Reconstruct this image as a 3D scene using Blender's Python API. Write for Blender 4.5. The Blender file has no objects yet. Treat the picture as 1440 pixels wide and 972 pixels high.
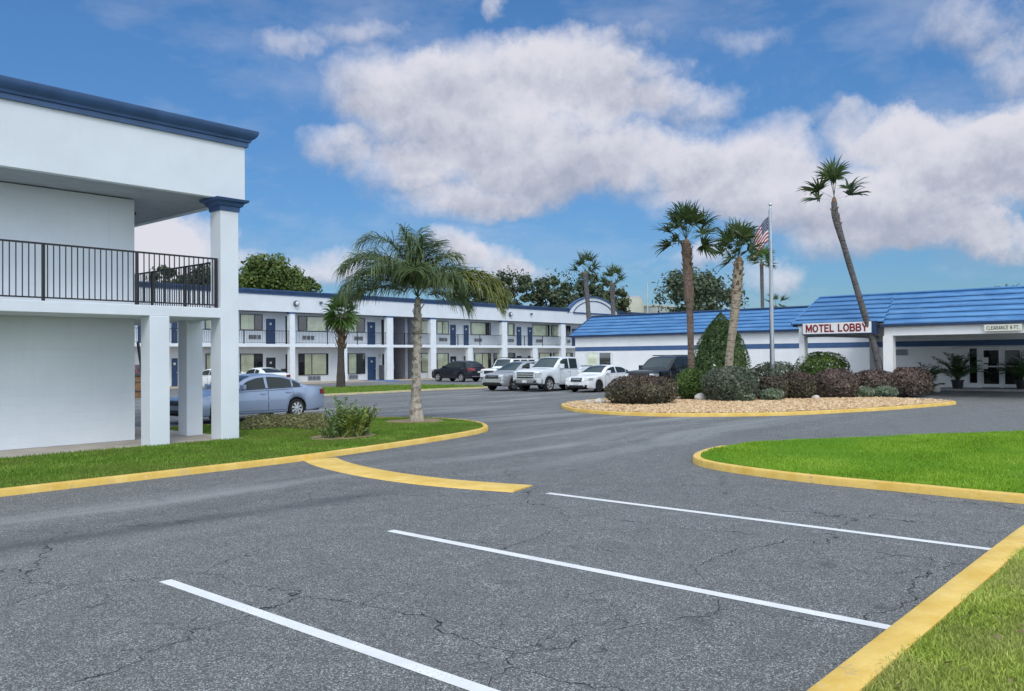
import bpy, bmesh, math, random
import numpy as np
from mathutils import Vector, Matrix

random.seed(7)
RNG = np.random.default_rng(11)
scene = bpy.context.scene
COL = scene.collection
PI = math.pi
R = math.radians

# ------------------------------------------------------------------ survey of the site
# world: +X runs along the motel front, +Y towards the motel, metres; eye height 1.95 m
EYE = 1.95
FOC = 1189.38            # focal length for a 1440 px wide frame
YAW, PIT, ROL = R(41.09704), R(0.79674), R(-0.50274)


def _axes():
    s, c = math.sin, math.cos
    f = Vector((c(YAW), s(YAW), 0)); r = Vector((s(YAW), -c(YAW), 0)); up = Vector((0, 0, 1))
    f2 = f * c(PIT) + up * s(PIT); u2 = up * c(PIT) - f * s(PIT)
    r3 = r * c(ROL) + u2 * s(ROL); u3 = u2 * c(ROL) - r * s(ROL)
    return r3, u3, f2


RIGHT, UP, FWD = _axes()
EYEP = Vector((0, 0, EYE))


def ray(x, y):
    return RIGHT * ((x - 720) / FOC) - UP * ((y - 486) / FOC) + FWD


def G(x, y, z=0.0):                     # where a sight line meets the ground
    d = ray(x, y); t = (z - EYE) / d.z
    return EYEP + d * t


def PV(x, y, v):                        # ... a wall parallel to X at Y = v
    d = ray(x, y); return EYEP + d * (v / d.y)


def PU(x, y, u):                        # ... a wall parallel to Y at X = u
    d = ray(x, y); return EYEP + d * (u / d.x)


def AT(x, y, depth):
    return EYEP + ray(x, y) * depth


def depth_of(p):
    return (Vector((p[0], p[1], EYE)) - EYEP).dot(FWD)


# ------------------------------------------------------------------ materials
def new_mat(name):
    m = bpy.data.materials.new(name); m.use_nodes = True
    nt = m.node_tree; nt.nodes.clear()
    out = nt.nodes.new('ShaderNodeOutputMaterial')
    return m, nt, out


def N(nt, kind, **kw):
    n = nt.nodes.new(kind)
    for k, v in kw.items():
        if k.startswith('i_'):
            n.inputs[int(k[2:])].default_value = v
        else:
            setattr(n, k, v)
    return n


def L(nt, a, b):
    nt.links.new(a, b)


def rgba(c):
    return (c[0], c[1], c[2], 1.0)


def mathn(nt, op, a, b=None, c=None, clamp=False):
    n = nt.nodes.new('ShaderNodeMath'); n.operation = op; n.use_clamp = clamp
    for i, v in enumerate((a, b, c)):
        if v is None: continue
        if isinstance(v, (int, float)): n.inputs[i].default_value = v
        else: nt.links.new(v, n.inputs[i])
    return n.outputs[0]


def mixc(nt, fac, a, b, blend='MIX'):
    n = nt.nodes.new('ShaderNodeMix'); n.data_type = 'RGBA'; n.blend_type = blend
    n.clamp_factor = True
    for idx, v in ((0, fac), (6, a), (7, b)):
        if isinstance(v, (int, float)): n.inputs[idx].default_value = v
        elif isinstance(v, tuple): n.inputs[idx].default_value = rgba(v)
        else: nt.links.new(v, n.inputs[idx])
    return n.outputs[2]


def maprange(nt, v, a, b, c=0.0, d=1.0, smooth=False):
    n = nt.nodes.new('ShaderNodeMapRange')
    if smooth: n.interpolation_type = 'SMOOTHSTEP'
    nt.links.new(v, n.inputs[0])
    for i, x in enumerate((a, b, c, d)): n.inputs[1 + i].default_value = x
    return n.outputs[0]


def noise(nt, vec, scale, detail=3.0, rough=0.55, dist=0.0):
    n = nt.nodes.new('ShaderNodeTexNoise')
    n.inputs['Scale'].default_value = scale; n.inputs['Detail'].default_value = detail
    n.inputs['Roughness'].default_value = rough; n.inputs['Distortion'].default_value = dist
    if vec is not None: nt.links.new(vec, n.inputs['Vector'])
    return n


def vscale(nt, vec, s):
    n = nt.nodes.new('ShaderNodeVectorMath'); n.operation = 'MULTIPLY'
    nt.links.new(vec, n.inputs[0]); n.inputs[1].default_value = s
    return n.outputs[0]


def coords(nt):
    return nt.nodes.new('ShaderNodeTexCoord').outputs['Object']


def principled(nt, out, base, rough=0.6, metal=0.0, coat=0.0, bump=None, bstr=0.2, bdist=0.02, spec=None):
    p = nt.nodes.new('ShaderNodeBsdfPrincipled')
    if isinstance(base, tuple): p.inputs['Base Color'].default_value = rgba(base)
    else: nt.links.new(base, p.inputs['Base Color'])
    if isinstance(rough, (int, float)): p.inputs['Roughness'].default_value = rough
    else: nt.links.new(rough, p.inputs['Roughness'])
    p.inputs['Metallic'].default_value = metal
    p.inputs['Coat Weight'].default_value = coat; p.inputs['Coat Roughness'].default_value = 0.06
    if spec is not None: p.inputs['Specular IOR Level'].default_value = spec
    if bump is not None:
        b = nt.nodes.new('ShaderNodeBump'); b.inputs['Strength'].default_value = bstr
        b.inputs['Distance'].default_value = bdist
        nt.links.new(bump, b.inputs['Height']); nt.links.new(b.outputs[0], p.inputs['Normal'])
    nt.links.new(p.outputs[0], out.inputs['Surface'])
    return p


def simple(name, base, rough=0.6, metal=0.0, coat=0.0, var=0.12, vs=3.0, bs=40.0, bstr=0.08, spec=None):
    m, nt, out = new_mat(name)
    co = coords(nt)
    nz = noise(nt, co, vs, 4.0)
    f = maprange(nt, nz.outputs[0], 0.3, 0.7, 1.0 - var, 1.0 + var * 0.6)
    dark = tuple(c * (1 - var) for c in base); lite = tuple(min(1, c * (1 + var * 0.5)) for c in base)
    col = mixc(nt, maprange(nt, nz.outputs[0], 0.3, 0.7), dark, lite)
    bn = noise(nt, co, bs, 3.0)
    principled(nt, out, col, rough, metal, coat, bn.outputs[0], bstr, 0.01, spec)
    return m


def white_wall(name, base=(0.78, 0.80, 0.83), course=0.0, wear=0.10):
    """painted masonry: faint block courses, dull rain streaks and scuffs near the ground"""
    m, nt, out = new_mat(name)
    co = coords(nt)
    nz = noise(nt, co, 0.7, 5.0, 0.6)
    col = mixc(nt, maprange(nt, nz.outputs[0], 0.32, 0.68), tuple(c * (1 - wear) for c in base), base)
    st = noise(nt, vscale(nt, co, (2.2, 2.2, 0.18)), 1.6, 4.0, 0.6)
    col = mixc(nt, maprange(nt, st.outputs[0], 0.58, 0.80, 0.0, 0.22), col, (0.56, 0.57, 0.56))
    sp = noise(nt, co, 14.0, 4.0, 0.7)
    col = mixc(nt, maprange(nt, sp.outputs[0], 0.66, 0.78, 0.0, 0.14), col, (0.5, 0.5, 0.47))
    bn = noise(nt, co, 55.0, 3.0)
    h = bn.outputs[0]
    if course > 0:
        sx = nt.nodes.new('ShaderNodeSeparateXYZ'); L(nt, co, sx.inputs[0])
        z = mathn(nt, 'FRACT', mathn(nt, 'DIVIDE', sx.outputs[2], course))
        d = mathn(nt, 'ABSOLUTE', mathn(nt, 'SUBTRACT', z, 0.5))
        groove = maprange(nt, d, 0.44, 0.5, 0.0, 1.0, True)
        row = mathn(nt, 'FLOOR', mathn(nt, 'DIVIDE', sx.outputs[2], course))
        xo = mathn(nt, 'ADD', mathn(nt, 'DIVIDE', sx.outputs[0], course * 2), mathn(nt, 'MULTIPLY', row, 0.5))
        d2 = mathn(nt, 'ABSOLUTE', mathn(nt, 'SUBTRACT', mathn(nt, 'FRACT', xo), 0.5))
        g2 = maprange(nt, d2, 0.47, 0.5, 0.0, 1.0, True)
        gr = mathn(nt, 'MAXIMUM', groove, g2)
        h = mathn(nt, 'SUBTRACT', mathn(nt, 'MULTIPLY', h, 0.5), mathn(nt, 'MULTIPLY', gr, 0.55))
    principled(nt, out, col, 0.62, bump=h, bstr=0.35, bdist=0.012)
    return m


M = {}
M['wall'] = white_wall('white_painted_block', (0.725, 0.765, 0.815), course=0.2)
M['stucco'] = white_wall('white_stucco', (0.715, 0.755, 0.81))
M['lobby_white'] = white_wall('lobby_white', (0.85, 0.85, 0.86))
M['trim_white'] = simple('white_trim', (0.74, 0.78, 0.83), 0.5, var=0.08)
M['cornice'] = simple('slate_blue_paint', (0.040, 0.095, 0.225), 0.45, var=0.25, vs=2.0)
M['soffit'] = simple('grey_soffit', (0.36, 0.38, 0.41), 0.8, var=0.15)
M['ceiling'] = simple('canopy_ceiling_paint', (0.82, 0.83, 0.83), 0.8, var=0.06)
M['door'] = simple('blue_door_paint', (0.026, 0.062, 0.150), 0.45, var=0.2)
M['dark_door'] = simple('black_door_paint', (0.012, 0.018, 0.035), 0.4)
M['black_metal'] = simple('black_metal', (0.009, 0.009, 0.012), 0.42, var=0.3)
M['dark'] = simple('recess_shade', (0.02, 0.022, 0.028), 0.8)  # alcove shade put into a near-black colour
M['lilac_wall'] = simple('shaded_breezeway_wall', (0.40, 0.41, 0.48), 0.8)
M['frame_dark'] = simple('dark_bronze_frame', (0.022, 0.02, 0.02), 0.4, 0.3)
M['frame_white'] = simple('white_aluminium', (0.75, 0.77, 0.80), 0.35, 0.1)
M['ac'] = simple('grey_vent_metal', (0.40, 0.42, 0.45), 0.5, 0.2)
M['ac_dark'] = simple('vent_black', (0.04, 0.045, 0.055), 0.6)
M['curtain'] = simple('pale_green_curtain', (0.80, 0.82, 0.62), 0.85, var=0.2, vs=1.5)
M['curtain_cream'] = simple('cream_curtain', (0.88, 0.87, 0.66), 0.85, var=0.2, vs=1.5)
M['room'] = simple('room_dimness', (0.02, 0.022, 0.026), 0.9)  # near-black, the dimness indoors put into the colour
M['steel'] = simple('brushed_aluminium', (0.50, 0.53, 0.57), 0.38, 0.7, var=0.1)
M['plastic_black'] = simple('black_plastic', (0.015, 0.015, 0.017), 0.5)
M['pot'] = simple('black_pot', (0.012, 0.014, 0.018), 0.5)
M['beige'] = simple('beige_concrete_far', (0.50, 0.50, 0.42), 0.8, var=0.15, vs=0.3)
M['grey_far'] = simple('grey_concrete_far', (0.42, 0.44, 0.43), 0.8, var=0.15, vs=0.3)
M['paper'] = simple('white_paper', (0.78, 0.78, 0.76), 0.7)
M['sign_white'] = simple('sign_face', (0.80, 0.80, 0.80), 0.35, var=0.06)
M['sign_cream'] = simple('cream_sign_face', (0.72, 0.71, 0.60), 0.4)
M['sign_red'] = simple('sign_red', (0.23, 0.012, 0.022), 0.4, var=0.15)
M['sign_ink'] = simple('sign_black', (0.012, 0.012, 0.014), 0.5)
M['blue_paint'] = simple('blue_ground_paint', (0.06, 0.16, 0.40), 0.7, var=0.35, vs=4.0)
M['machine'] = simple('grey_machine', (0.12, 0.14, 0.17), 0.45, 0.2)
M['wood'] = simple('brown_wood', (0.20, 0.11, 0.05), 0.7, var=0.35, vs=6.0)
M['lamp_glass'] = simple('lamp_lens', (0.7, 0.72, 0.74), 0.2)


def thin_glass(name, tint=(0.75, 0.82, 0.82), refl=0.14):
    m, nt, out = new_mat(name)
    t = N(nt, 'ShaderNodeBsdfTransparent'); t.inputs[0].default_value = rgba(tint)
    g = N(nt, 'ShaderNodeBsdfGlossy'); g.inputs['Roughness'].default_value = 0.03
    lw = N(nt, 'ShaderNodeLayerWeight'); lw.inputs[0].default_value = 0.35
    f = mathn(nt, 'ADD', mathn(nt, 'MULTIPLY', lw.outputs['Fresnel'], 0.8), refl, clamp=True)
    mx = N(nt, 'ShaderNodeMixShader'); L(nt, f, mx.inputs[0]); L(nt, t.outputs[0], mx.inputs[1]); L(nt, g.outputs[0], mx.inputs[2])
    L(nt, mx.outputs[0], out.inputs['Surface'])
    return m


M['pane'] = thin_glass('window_pane', (0.93, 0.96, 0.95), 0.05)


def car_paint(name, base, metal=0.35, rough=0.32):
    m, nt, out = new_mat(name)
    co = coords(nt)
    nz = noise(nt, co, 1.7, 5.0, 0.65)
    col = mixc(nt, maprange(nt, nz.outputs[0], 0.35, 0.7), tuple(c * 0.96 for c in base), base)
    sx = nt.nodes.new('ShaderNodeSeparateXYZ'); L(nt, co, sx.inputs[0])
    dust = mathn(nt, 'MULTIPLY', maprange(nt, sx.outputs[2], 0.55, 0.15), maprange(nt, nz.outputs[0], 0.25, 0.75, 0.1, 0.22))
    col = mixc(nt, dust, col, (0.18, 0.17, 0.15))
    principled(nt, out, col, rough, metal, 0.4)
    return m


M['glass_car'] = simple('tinted_car_glass', (0.022, 0.032, 0.032), 0.06, var=0.1, bstr=0.0, spec=0.30)
M['glass_car_light'] = simple('windscreen_glass', (0.035, 0.055, 0.06), 0.05, var=0.1, bstr=0.0, spec=0.42)
M['tyre'] = simple('tyre_rubber', (0.014, 0.014, 0.015), 0.85)
M['rim'] = simple('alloy_rim', (0.62, 0.64, 0.67), 0.32, 0.75, var=0.1)
M['rim_dark'] = simple('dark_rim', (0.05, 0.05, 0.055), 0.4, 0.6)
M['chrome'] = simple('chrome', (0.62, 0.64, 0.66), 0.16, 0.9, var=0.05)
M['headlight'] = simple('headlight_lens', (0.55, 0.58, 0.60), 0.08, 0.25, 0.6)
M['taillight'] = simple('red_lens', (0.22, 0.010, 0.014), 0.12, 0.0, 0.6)
M['plate'] = simple('number_plate_white', (0.66, 0.67, 0.66), 0.5)
M['under'] = simple('car_underside', (0.012, 0.012, 0.013), 0.85)


# ---- ground materials
def mat_asphalt():
    m, nt, out = new_mat('asphalt')
    co = coords(nt)
    sx = nt.nodes.new('ShaderNodeSeparateXYZ'); L(nt, co, sx.inputs[0])
    X, Y = sx.outputs[0], sx.outputs[1]
    big = noise(nt, co, 0.13, 5.0, 0.6)
    med = noise(nt, co, 1.1, 5.0, 0.65)
    base = mixc(nt, maprange(nt, big.outputs[0], 0.3, 0.7), (0.104, 0.108, 0.108), (0.148, 0.152, 0.152))
    base = mixc(nt, maprange(nt, med.outputs[0], 0.36, 0.7, 0.0, 0.42), base, (0.094, 0.100, 0.104))
    # aggregate
    vor = N(nt, 'ShaderNodeTexVoronoi'); vor.inputs['Scale'].default_value = 125.0; L(nt, co, vor.inputs['Vector'])
    bw = N(nt, 'ShaderNodeSeparateColor'); L(nt, vor.outputs['Color'], bw.inputs[0])
    g = bw.outputs[0]
    patch = noise(nt, co, 2.7, 4.0, 0.65)
    base = mixc(nt, mathn(nt, 'MULTIPLY', maprange(nt, g, 0.70, 0.84, 0.0, 1.0), maprange(nt, patch.outputs[0], 0.3, 0.68, 0.35, 1.0)), base, (0.52, 0.52, 0.51))
    base = mixc(nt, maprange(nt, bw.outputs[1], 0.60, 0.80, 0.0, 0.92), base, (0.026, 0.026, 0.029))
    fine = noise(nt, co, 190.0, 2.0, 0.7)
    base = mixc(nt, maprange(nt, fine.outputs[0], 0.50, 0.68, 0.0, 0.55), base, (0.27, 0.275, 0.28))
    # traffic-polished arcs on the drive
    rot = N(nt, 'ShaderNodeMapping'); rot.inputs['Rotation'].default_value = (0, 0, R(-52)); rot.inputs['Scale'].default_value = (0.10, 0.85, 1.0)
    L(nt, co, rot.inputs['Vector'])
    wob = noise(nt, co, 0.07, 2.0)
    vadd = N(nt, 'ShaderNodeVectorMath', operation='ADD'); L(nt, rot.outputs[0], vadd.inputs[0])
    L(nt, vscale(nt, wob.outputs['Color'], (3.0, 3.0, 0.0)), vadd.inputs[1])
    st = noise(nt, vadd.outputs[0], 1.0, 4.0, 0.55)
    zone = maprange(nt, Y, 7.8, 11.0, 0.0, 1.0, True)
    base = mixc(nt, mathn(nt, 'MULTIPLY', zone, maprange(nt, st.outputs[0], 0.50, 0.66, 0.0, 0.75)), base, (0.27, 0.275, 0.28))
    base = mixc(nt, mathn(nt, 'MULTIPLY', zone, maprange(nt, st.outputs[0], 0.46, 0.34, 0.0, 0.35)), base, (0.078, 0.082, 0.092))
    # long paving joint, tar-dark
    wv = noise(nt, co, 0.8, 3.0)
    yy = mathn(nt, 'ADD', mathn(nt, 'SUBTRACT', Y, 10.12), mathn(nt, 'MULTIPLY', X, 0.082))
    yy = mathn(nt, 'ADD', yy, mathn(nt, 'MULTIPLY', mathn(nt, 'SUBTRACT', wv.outputs[0], 0.5), 0.25))
    seam = maprange(nt, mathn(nt, 'ABSOLUTE', yy), 0.03, 0.34, 1.0, 0.0, True)
    seam = mathn(nt, 'MULTIPLY', seam, maprange(nt, X, 9.6, 7.4, 0.0, 1.0))
    seam = mathn(nt, 'MULTIPLY', seam, maprange(nt, med.outputs[0], 0.25, 0.65, 0.25, 0.72))
    base = mixc(nt, seam, base, (0.060, 0.062, 0.070))
    # cracks
    d1 = noise(nt, co, 1.3, 3.0); d2 = noise(nt, co, 9.0, 3.0)
    va = N(nt, 'ShaderNodeVectorMath', operation='ADD'); L(nt, co, va.inputs[0]); L(nt, vscale(nt, d1.outputs['Color'], (0.9, 0.9, 0)), va.inputs[1])
    vb = N(nt, 'ShaderNodeVectorMath', operation='ADD'); L(nt, va.outputs[0], vb.inputs[0]); L(nt, vscale(nt, d2.outputs['Color'], (0.13, 0.13, 0)), vb.inputs[1])
    flat = vscale(nt, vb.outputs[0], (1, 1, 0))

    def crack(scale, w, thr):
        v = N(nt, 'ShaderNodeTexVoronoi', feature='DISTANCE_TO_EDGE', voronoi_dimensions='2D'); v.inputs['Scale'].default_value = scale
        L(nt, flat, v.inputs['Vector'])
        msk = noise(nt, co, 0.42, 3.0)
        mk = maprange(nt, msk.outputs[0], thr, thr + 0.08)
        return mathn(nt, 'MULTIPLY', maprange(nt, v.outputs['Distance'], w * 0.3, w, 1.0, 0.0), mk)
    near = maprange(nt, Y, 13.5, 9.0)
    c1 = mathn(nt, 'MULTIPLY', crack(0.46, 0.0046, 0.38), near)
    c2 = mathn(nt, 'MULTIPLY', mathn(nt, 'MULTIPLY', crack(1.35, 0.0085, 0.49), near), 0.7)
    cr = mathn(nt, 'MAXIMUM', c1, c2)
    base = mixc(nt, mathn(nt, 'MULTIPLY', cr, 0.97), base, (0.012, 0.016, 0.018))
    # oil drips
    oil = noise(nt, co, 2.1, 2.0, 0.4)
    base = mixc(nt, maprange(nt, oil.outputs[0], 0.70, 0.78, 0.0, 0.5), base, (0.05, 0.05, 0.055))
    hh = mathn(nt, 'SUBTRACT', mathn(nt, 'ADD', g, fine.outputs[0]), mathn(nt, 'MULTIPLY', cr, 4.0))
    principled(nt, out, base, 0.82, bump=hh, bstr=0.45, bdist=0.006, spec=0.35)
    return m


M['asphalt'] = mat_asphalt()


def mat_concrete(name, c0, c1, sc=1.2):
    m, nt, out = new_mat(name)
    co = coords(nt)
    a = noise(nt, co, sc, 6.0, 0.65); b = noise(nt, co, 45.0, 3.0)
    col = mixc(nt, maprange(nt, a.outputs[0], 0.32, 0.68), c0, c1)
    col = mixc(nt, maprange(nt, b.outputs[0], 0.55, 0.75, 0.0, 0.3), col, tuple(c * 0.6 for c in c0))
    principled(nt, out, col, 0.85, bump=b.outputs[0], bstr=0.25, bdist=0.006)
    return m


def mat_yellow():
    m, nt, out = new_mat('yellow_kerb_paint')
    co = coords(nt)
    a = noise(nt, co, 2.2, 5.0, 0.65); b = noise(nt, co, 22.0, 4.0, 0.7)
    col = mixc(nt, maprange(nt, a.outputs[0], 0.35, 0.68), (0.63, 0.395, 0.070), (0.77, 0.54, 0.165))
    col = mixc(nt, maprange(nt, b.outputs[0], 0.60, 0.70, 0.0, 0.55), col, (0.52, 0.45, 0.31))
    c = noise(nt, co, 0.9, 5.0, 0.7)
    col = mixc(nt, maprange(nt, c.outputs[0], 0.60, 0.74, 0.0, 0.6), col, (0.46, 0.37, 0.21))
    col = mixc(nt, maprange(nt, b.outputs[0], 0.36, 0.27, 0.0, 0.5), col, (0.17, 0.13, 0.07))
    d = noise(nt, co, 7.0, 6.0, 0.75)
    col = mixc(nt, maprange(nt, d.outputs[0], 0.60, 0.68, 0.0, 0.65), col, (0.36, 0.30, 0.20))
    col = mixc(nt, maprange(nt, d.outputs[0], 0.38, 0.30, 0.0, 0.5), col, (0.80, 0.66, 0.38))
    hh = mathn(nt, 'ADD', b.outputs[0], d.outputs[0])
    principled(nt, out, col, 0.8, bump=hh, bstr=0.5, bdist=0.015)
    return m


M['yellow'] = mat_yellow()
M['faded_yellow'] = mat_concrete('faded_yellow_kerb', (0.42, 0.37, 0.25), (0.62, 0.52, 0.25), 2.0)


def mat_white_line():
    m, nt, out = new_mat('white_line_paint')
    co = coords(nt)
    b = noise(nt, co, 60.0, 4.0, 0.75); a = noise(nt, co, 3.0, 4.0)
    col = mixc(nt, maprange(nt, a.outputs[0], 0.3, 0.7), (0.62, 0.62, 0.63), (0.76, 0.76, 0.76))
    wear = mathn(nt, 'ADD', b.outputs[0], mathn(nt, 'MULTIPLY', mathn(nt, 'SUBTRACT', a.outputs[0], 0.5), 0.35))
    col = mixc(nt, maprange(nt, wear, 0.60, 0.70, 0.0, 0.75), col, (0.15, 0.155, 0.165))
    principled(nt, out, col, 0.7, bump=b.outputs[0], bstr=0.3, bdist=0.004)
    return m


M['line'] = mat_white_line()


def mat_old_line():
    m, nt, out = new_mat('worn_line_paint')
    co = coords(nt)
    b = noise(nt, co, 6.0, 5.0, 0.75)
    col = mixc(nt, maprange(nt, b.outputs[0], 0.42, 0.62), (0.42, 0.42, 0.43), (0.16, 0.165, 0.175))
    principled(nt, out, col, 0.8)
    return m


M['old_line'] = mat_old_line()


M['concrete'] = mat_concrete('tan_concrete', (0.33, 0.285, 0.235), (0.47, 0.42, 0.36))
M['walk'] = mat_concrete('tan_walkway', (0.34, 0.26, 0.17), (0.48, 0.38, 0.26))
M['pale_concrete'] = mat_concrete('grey_concrete', (0.26, 0.26, 0.26), (0.36, 0.36, 0.36))
M['rock_bed'] = mat_concrete('rock_bed_soil', (0.28, 0.19, 0.12), (0.46, 0.34, 0.22), 4.0)
M['mulch'] = mat_concrete('pine_mulch', (0.20, 0.13, 0.07), (0.36, 0.27, 0.17), 8.0)


def mat_ground(name, c0, c1, c2):
    m, nt, out = new_mat(name)
    co = coords(nt)
    a = noise(nt, co, 0.5, 5.0, 0.6); b = noise(nt, co, 26.0, 4.0, 0.7)
    col = mixc(nt, maprange(nt, a.outputs[0], 0.32, 0.68), c0, c1)
    col = mixc(nt, maprange(nt, b.outputs[0], 0.45, 0.70, 0.0, 0.85), col, c2)
    principled(nt, out, col, 0.95, bump=b.outputs[0], bstr=0.6, bdist=0.03, spec=0.1)
    return m


M['turf'] = mat_ground('turf', (0.055, 0.115, 0.012), (0.085, 0.165, 0.018), (0.040, 0.070, 0.012))
M['turf_bright'] = mat_ground('turf_bright', (0.10, 0.215, 0.018), (0.135, 0.275, 0.022), (0.075, 0.15, 0.014))
M['turf_dry'] = mat_ground('turf_dry', (0.12, 0.17, 0.028), (0.20, 0.22, 0.055), (0.08, 0.10, 0.026))
M['field'] = mat_ground('field', (0.07, 0.10, 0.03), (0.10, 0.12, 0.05), (0.05, 0.06, 0.03))


def leaf_mat(name, cols, trans=0.22, rough=0.55, clump=None, cs=0.8, top=None):
    """leaf colours vary leaf by leaf, and in clumps of newer or older growth"""
    m, nt, out = new_mat(name)
    geo = N(nt, 'ShaderNodeNewGeometry')
    rnd = geo.outputs['Random Per Island']
    ramp = N(nt, 'ShaderNodeValToRGB'); cr = ramp.color_ramp
    while len(cr.elements) < len(cols): cr.elements.new(0.5)
    for i, c in enumerate(cols):
        cr.elements[i].position = i / max(1, len(cols) - 1); cr.elements[i].color = rgba(c)
    co = coords(nt)
    nz = noise(nt, co, cs, 2.0)
    f = mathn(nt, 'ADD', mathn(nt, 'MULTIPLY', rnd, 0.62), mathn(nt, 'MULTIPLY', maprange(nt, nz.outputs[0], 0.3, 0.7), 0.38))
    L(nt, f, ramp.inputs[0])
    col = ramp.outputs[0]
    if clump is not None:
        n2 = noise(nt, co, cs * 0.6, 2.0)
        col = mixc(nt, maprange(nt, n2.outputs[0], 0.46, 0.62, 0.0, 0.75), col, clump)
    if top is not None:                     # new red growth on the sheared top
        sx = nt.nodes.new('ShaderNodeSeparateXYZ'); L(nt, co, sx.inputs[0])
        ft = mathn(nt, 'MULTIPLY', maprange(nt, sx.outputs[2], top[1], top[2], 0.0, 0.85), maprange(nt, rnd, 0.15, 0.7))
        col = mixc(nt, ft, col, top[0])
    p = N(nt, 'ShaderNodeBsdfPrincipled'); L(nt, col, p.inputs['Base Color'])
    p.inputs['Roughness'].default_value = rough; p.inputs['Specular IOR Level'].default_value = 0.3
    t = N(nt, 'ShaderNodeBsdfTranslucent'); L(nt, col, t.inputs[0])
    mx = N(nt, 'ShaderNodeMixShader'); mx.inputs[0].default_value = trans
    L(nt, p.outputs[0], mx.inputs[1]); L(nt, t.outputs[0], mx.inputs[2]); L(nt, mx.outputs[0], out.inputs['Surface'])
    return m


M['grass'] = leaf_mat('grass_blades', [(0.0437, 0.0974, 0.0094), (0.1344, 0.252, 0.0269), (0.2016, 0.336, 0.0381), (0.42, 0.49, 0.126)], 0.3, cs=0.9, clump=(0.20, 0.25, 0.05))
M['grass_bright'] = leaf_mat('grass_blades_bright', [(0.0776, 0.152, 0.0091), (0.2117, 0.3859, 0.0246), (0.2885, 0.4607, 0.0355), (0.497, 0.6047, 0.1195)], 0.3, cs=0.6, clump=(0.17, 0.36, 0.03))
M['grass_near'] = leaf_mat('grass_blades_near', [(0.1014, 0.1482, 0.0203), (0.325, 0.429, 0.0624), (0.481, 0.572, 0.104), (0.91, 0.845, 0.325)], 0.3, cs=1.1, clump=(0.40, 0.38, 0.15))
M['oak'] = leaf_mat('oak_leaves', [(0.0304, 0.0481, 0.0253), (0.0557, 0.081, 0.0417), (0.0948, 0.124, 0.0658), (0.1771, 0.2024, 0.1201)], 0.2, cs=0.35)
M['oak_olive'] = leaf_mat('olive_oak_leaves', [(0.0338, 0.065, 0.0156), (0.065, 0.1105, 0.0234), (0.117, 0.1625, 0.039), (0.195, 0.2275, 0.065)], 0.2, cs=0.4)
M['oak_light'] = leaf_mat('pale_tree_leaves', [(0.030, 0.050, 0.016), (0.06, 0.082, 0.03), (0.11, 0.13, 0.06), (0.19, 0.20, 0.11)], 0.2, cs=0.4)
M['sabal'] = leaf_mat('fan_palm_leaves', [(0.022, 0.045, 0.014), (0.042, 0.075, 0.022), (0.070, 0.110, 0.035), (0.11, 0.14, 0.06)], 0.2, rough=0.4)
M['sabal_green'] = leaf_mat('green_fan_palm_leaves', [(0.030, 0.075, 0.014), (0.055, 0.115, 0.022), (0.085, 0.155, 0.035), (0.15, 0.18, 0.06)], 0.2, rough=0.4)
M['queen'] = leaf_mat('feather_palm_leaves', [(0.0403, 0.0633, 0.0276), (0.0747, 0.115, 0.0437), (0.1207, 0.1782, 0.0633), (0.253, 0.276, 0.138)], 0.22, rough=0.4, cs=1.5)
M['queen_old'] = leaf_mat('yellowing_palm_leaves', [(0.06, 0.09, 0.02), (0.11, 0.14, 0.03), (0.18, 0.19, 0.045), (0.26, 0.23, 0.09)], 0.22, rough=0.45, cs=1.5)
M['purple'] = leaf_mat('purple_shrub_leaves', [(0.0269, 0.0233, 0.0213), (0.0718, 0.056, 0.0467), (0.1235, 0.1259, 0.0699), (0.2801, 0.2214, 0.1555)], 0.12, cs=1.2, top=((0.125, 0.052, 0.055), 0.6, 1.3))
M['purple_red'] = leaf_mat('reddish_shrub_leaves', [(0.0374, 0.0315, 0.0283), (0.098, 0.0775, 0.0668), (0.1865, 0.1455, 0.1173), (0.3498, 0.2545, 0.2022)], 0.12, cs=1.2, top=((0.135, 0.062, 0.072), 0.6, 1.4))
M['shrub_dark'] = leaf_mat('dark_green_shrub_leaves', [(0.03, 0.043, 0.03), (0.0688, 0.0903, 0.0603), (0.1247, 0.1462, 0.0967), (0.2579, 0.2686, 0.2149)], 0.12, cs=1.2)
M['shrub_green'] = leaf_mat('green_shrub_leaves', [(0.024, 0.055, 0.012), (0.048, 0.095, 0.018), (0.09, 0.150, 0.030), (0.19, 0.24, 0.07)], 0.15, cs=1.2)
M['shrub_yellow'] = leaf_mat('yellow_green_shrub_leaves', [(0.065, 0.104, 0.0195), (0.13, 0.1885, 0.0325), (0.247, 0.286, 0.0585), (0.416, 0.403, 0.13)], 0.15, cs=1.2)
M['weed'] = leaf_mat('weedy_shrub_leaves', [(0.0594, 0.1215, 0.0365), (0.1262, 0.2025, 0.0668), (0.2228, 0.297, 0.1033), (0.4455, 0.459, 0.2066)], 0.2, cs=1.5)
M['cone'] = leaf_mat('conical_shrub_leaves', [(0.024, 0.055, 0.0171), (0.0482, 0.0945, 0.0275), (0.0945, 0.1513, 0.0482), (0.2063, 0.2493, 0.1032)], 0.12, cs=1.0)
M['rose'] = leaf_mat('grey_green_rose_leaves', [(0.0674, 0.0976, 0.06), (0.135, 0.18, 0.1126), (0.24, 0.285, 0.195), (0.54, 0.54, 0.45)], 0.15, cs=1.5)
M['potpalm'] = leaf_mat('pot_palm_leaves', [(0.018, 0.045, 0.016), (0.036, 0.082, 0.026), (0.065, 0.125, 0.04), (0.12, 0.18, 0.07)], 0.2, rough=0.4)
M['cover'] = leaf_mat('ground_cover_leaves', [(0.0699, 0.0743, 0.0365), (0.1552, 0.162, 0.0608), (0.2794, 0.2565, 0.1094), (0.4968, 0.378, 0.2187)], 0.15, cs=1.5)
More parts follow.
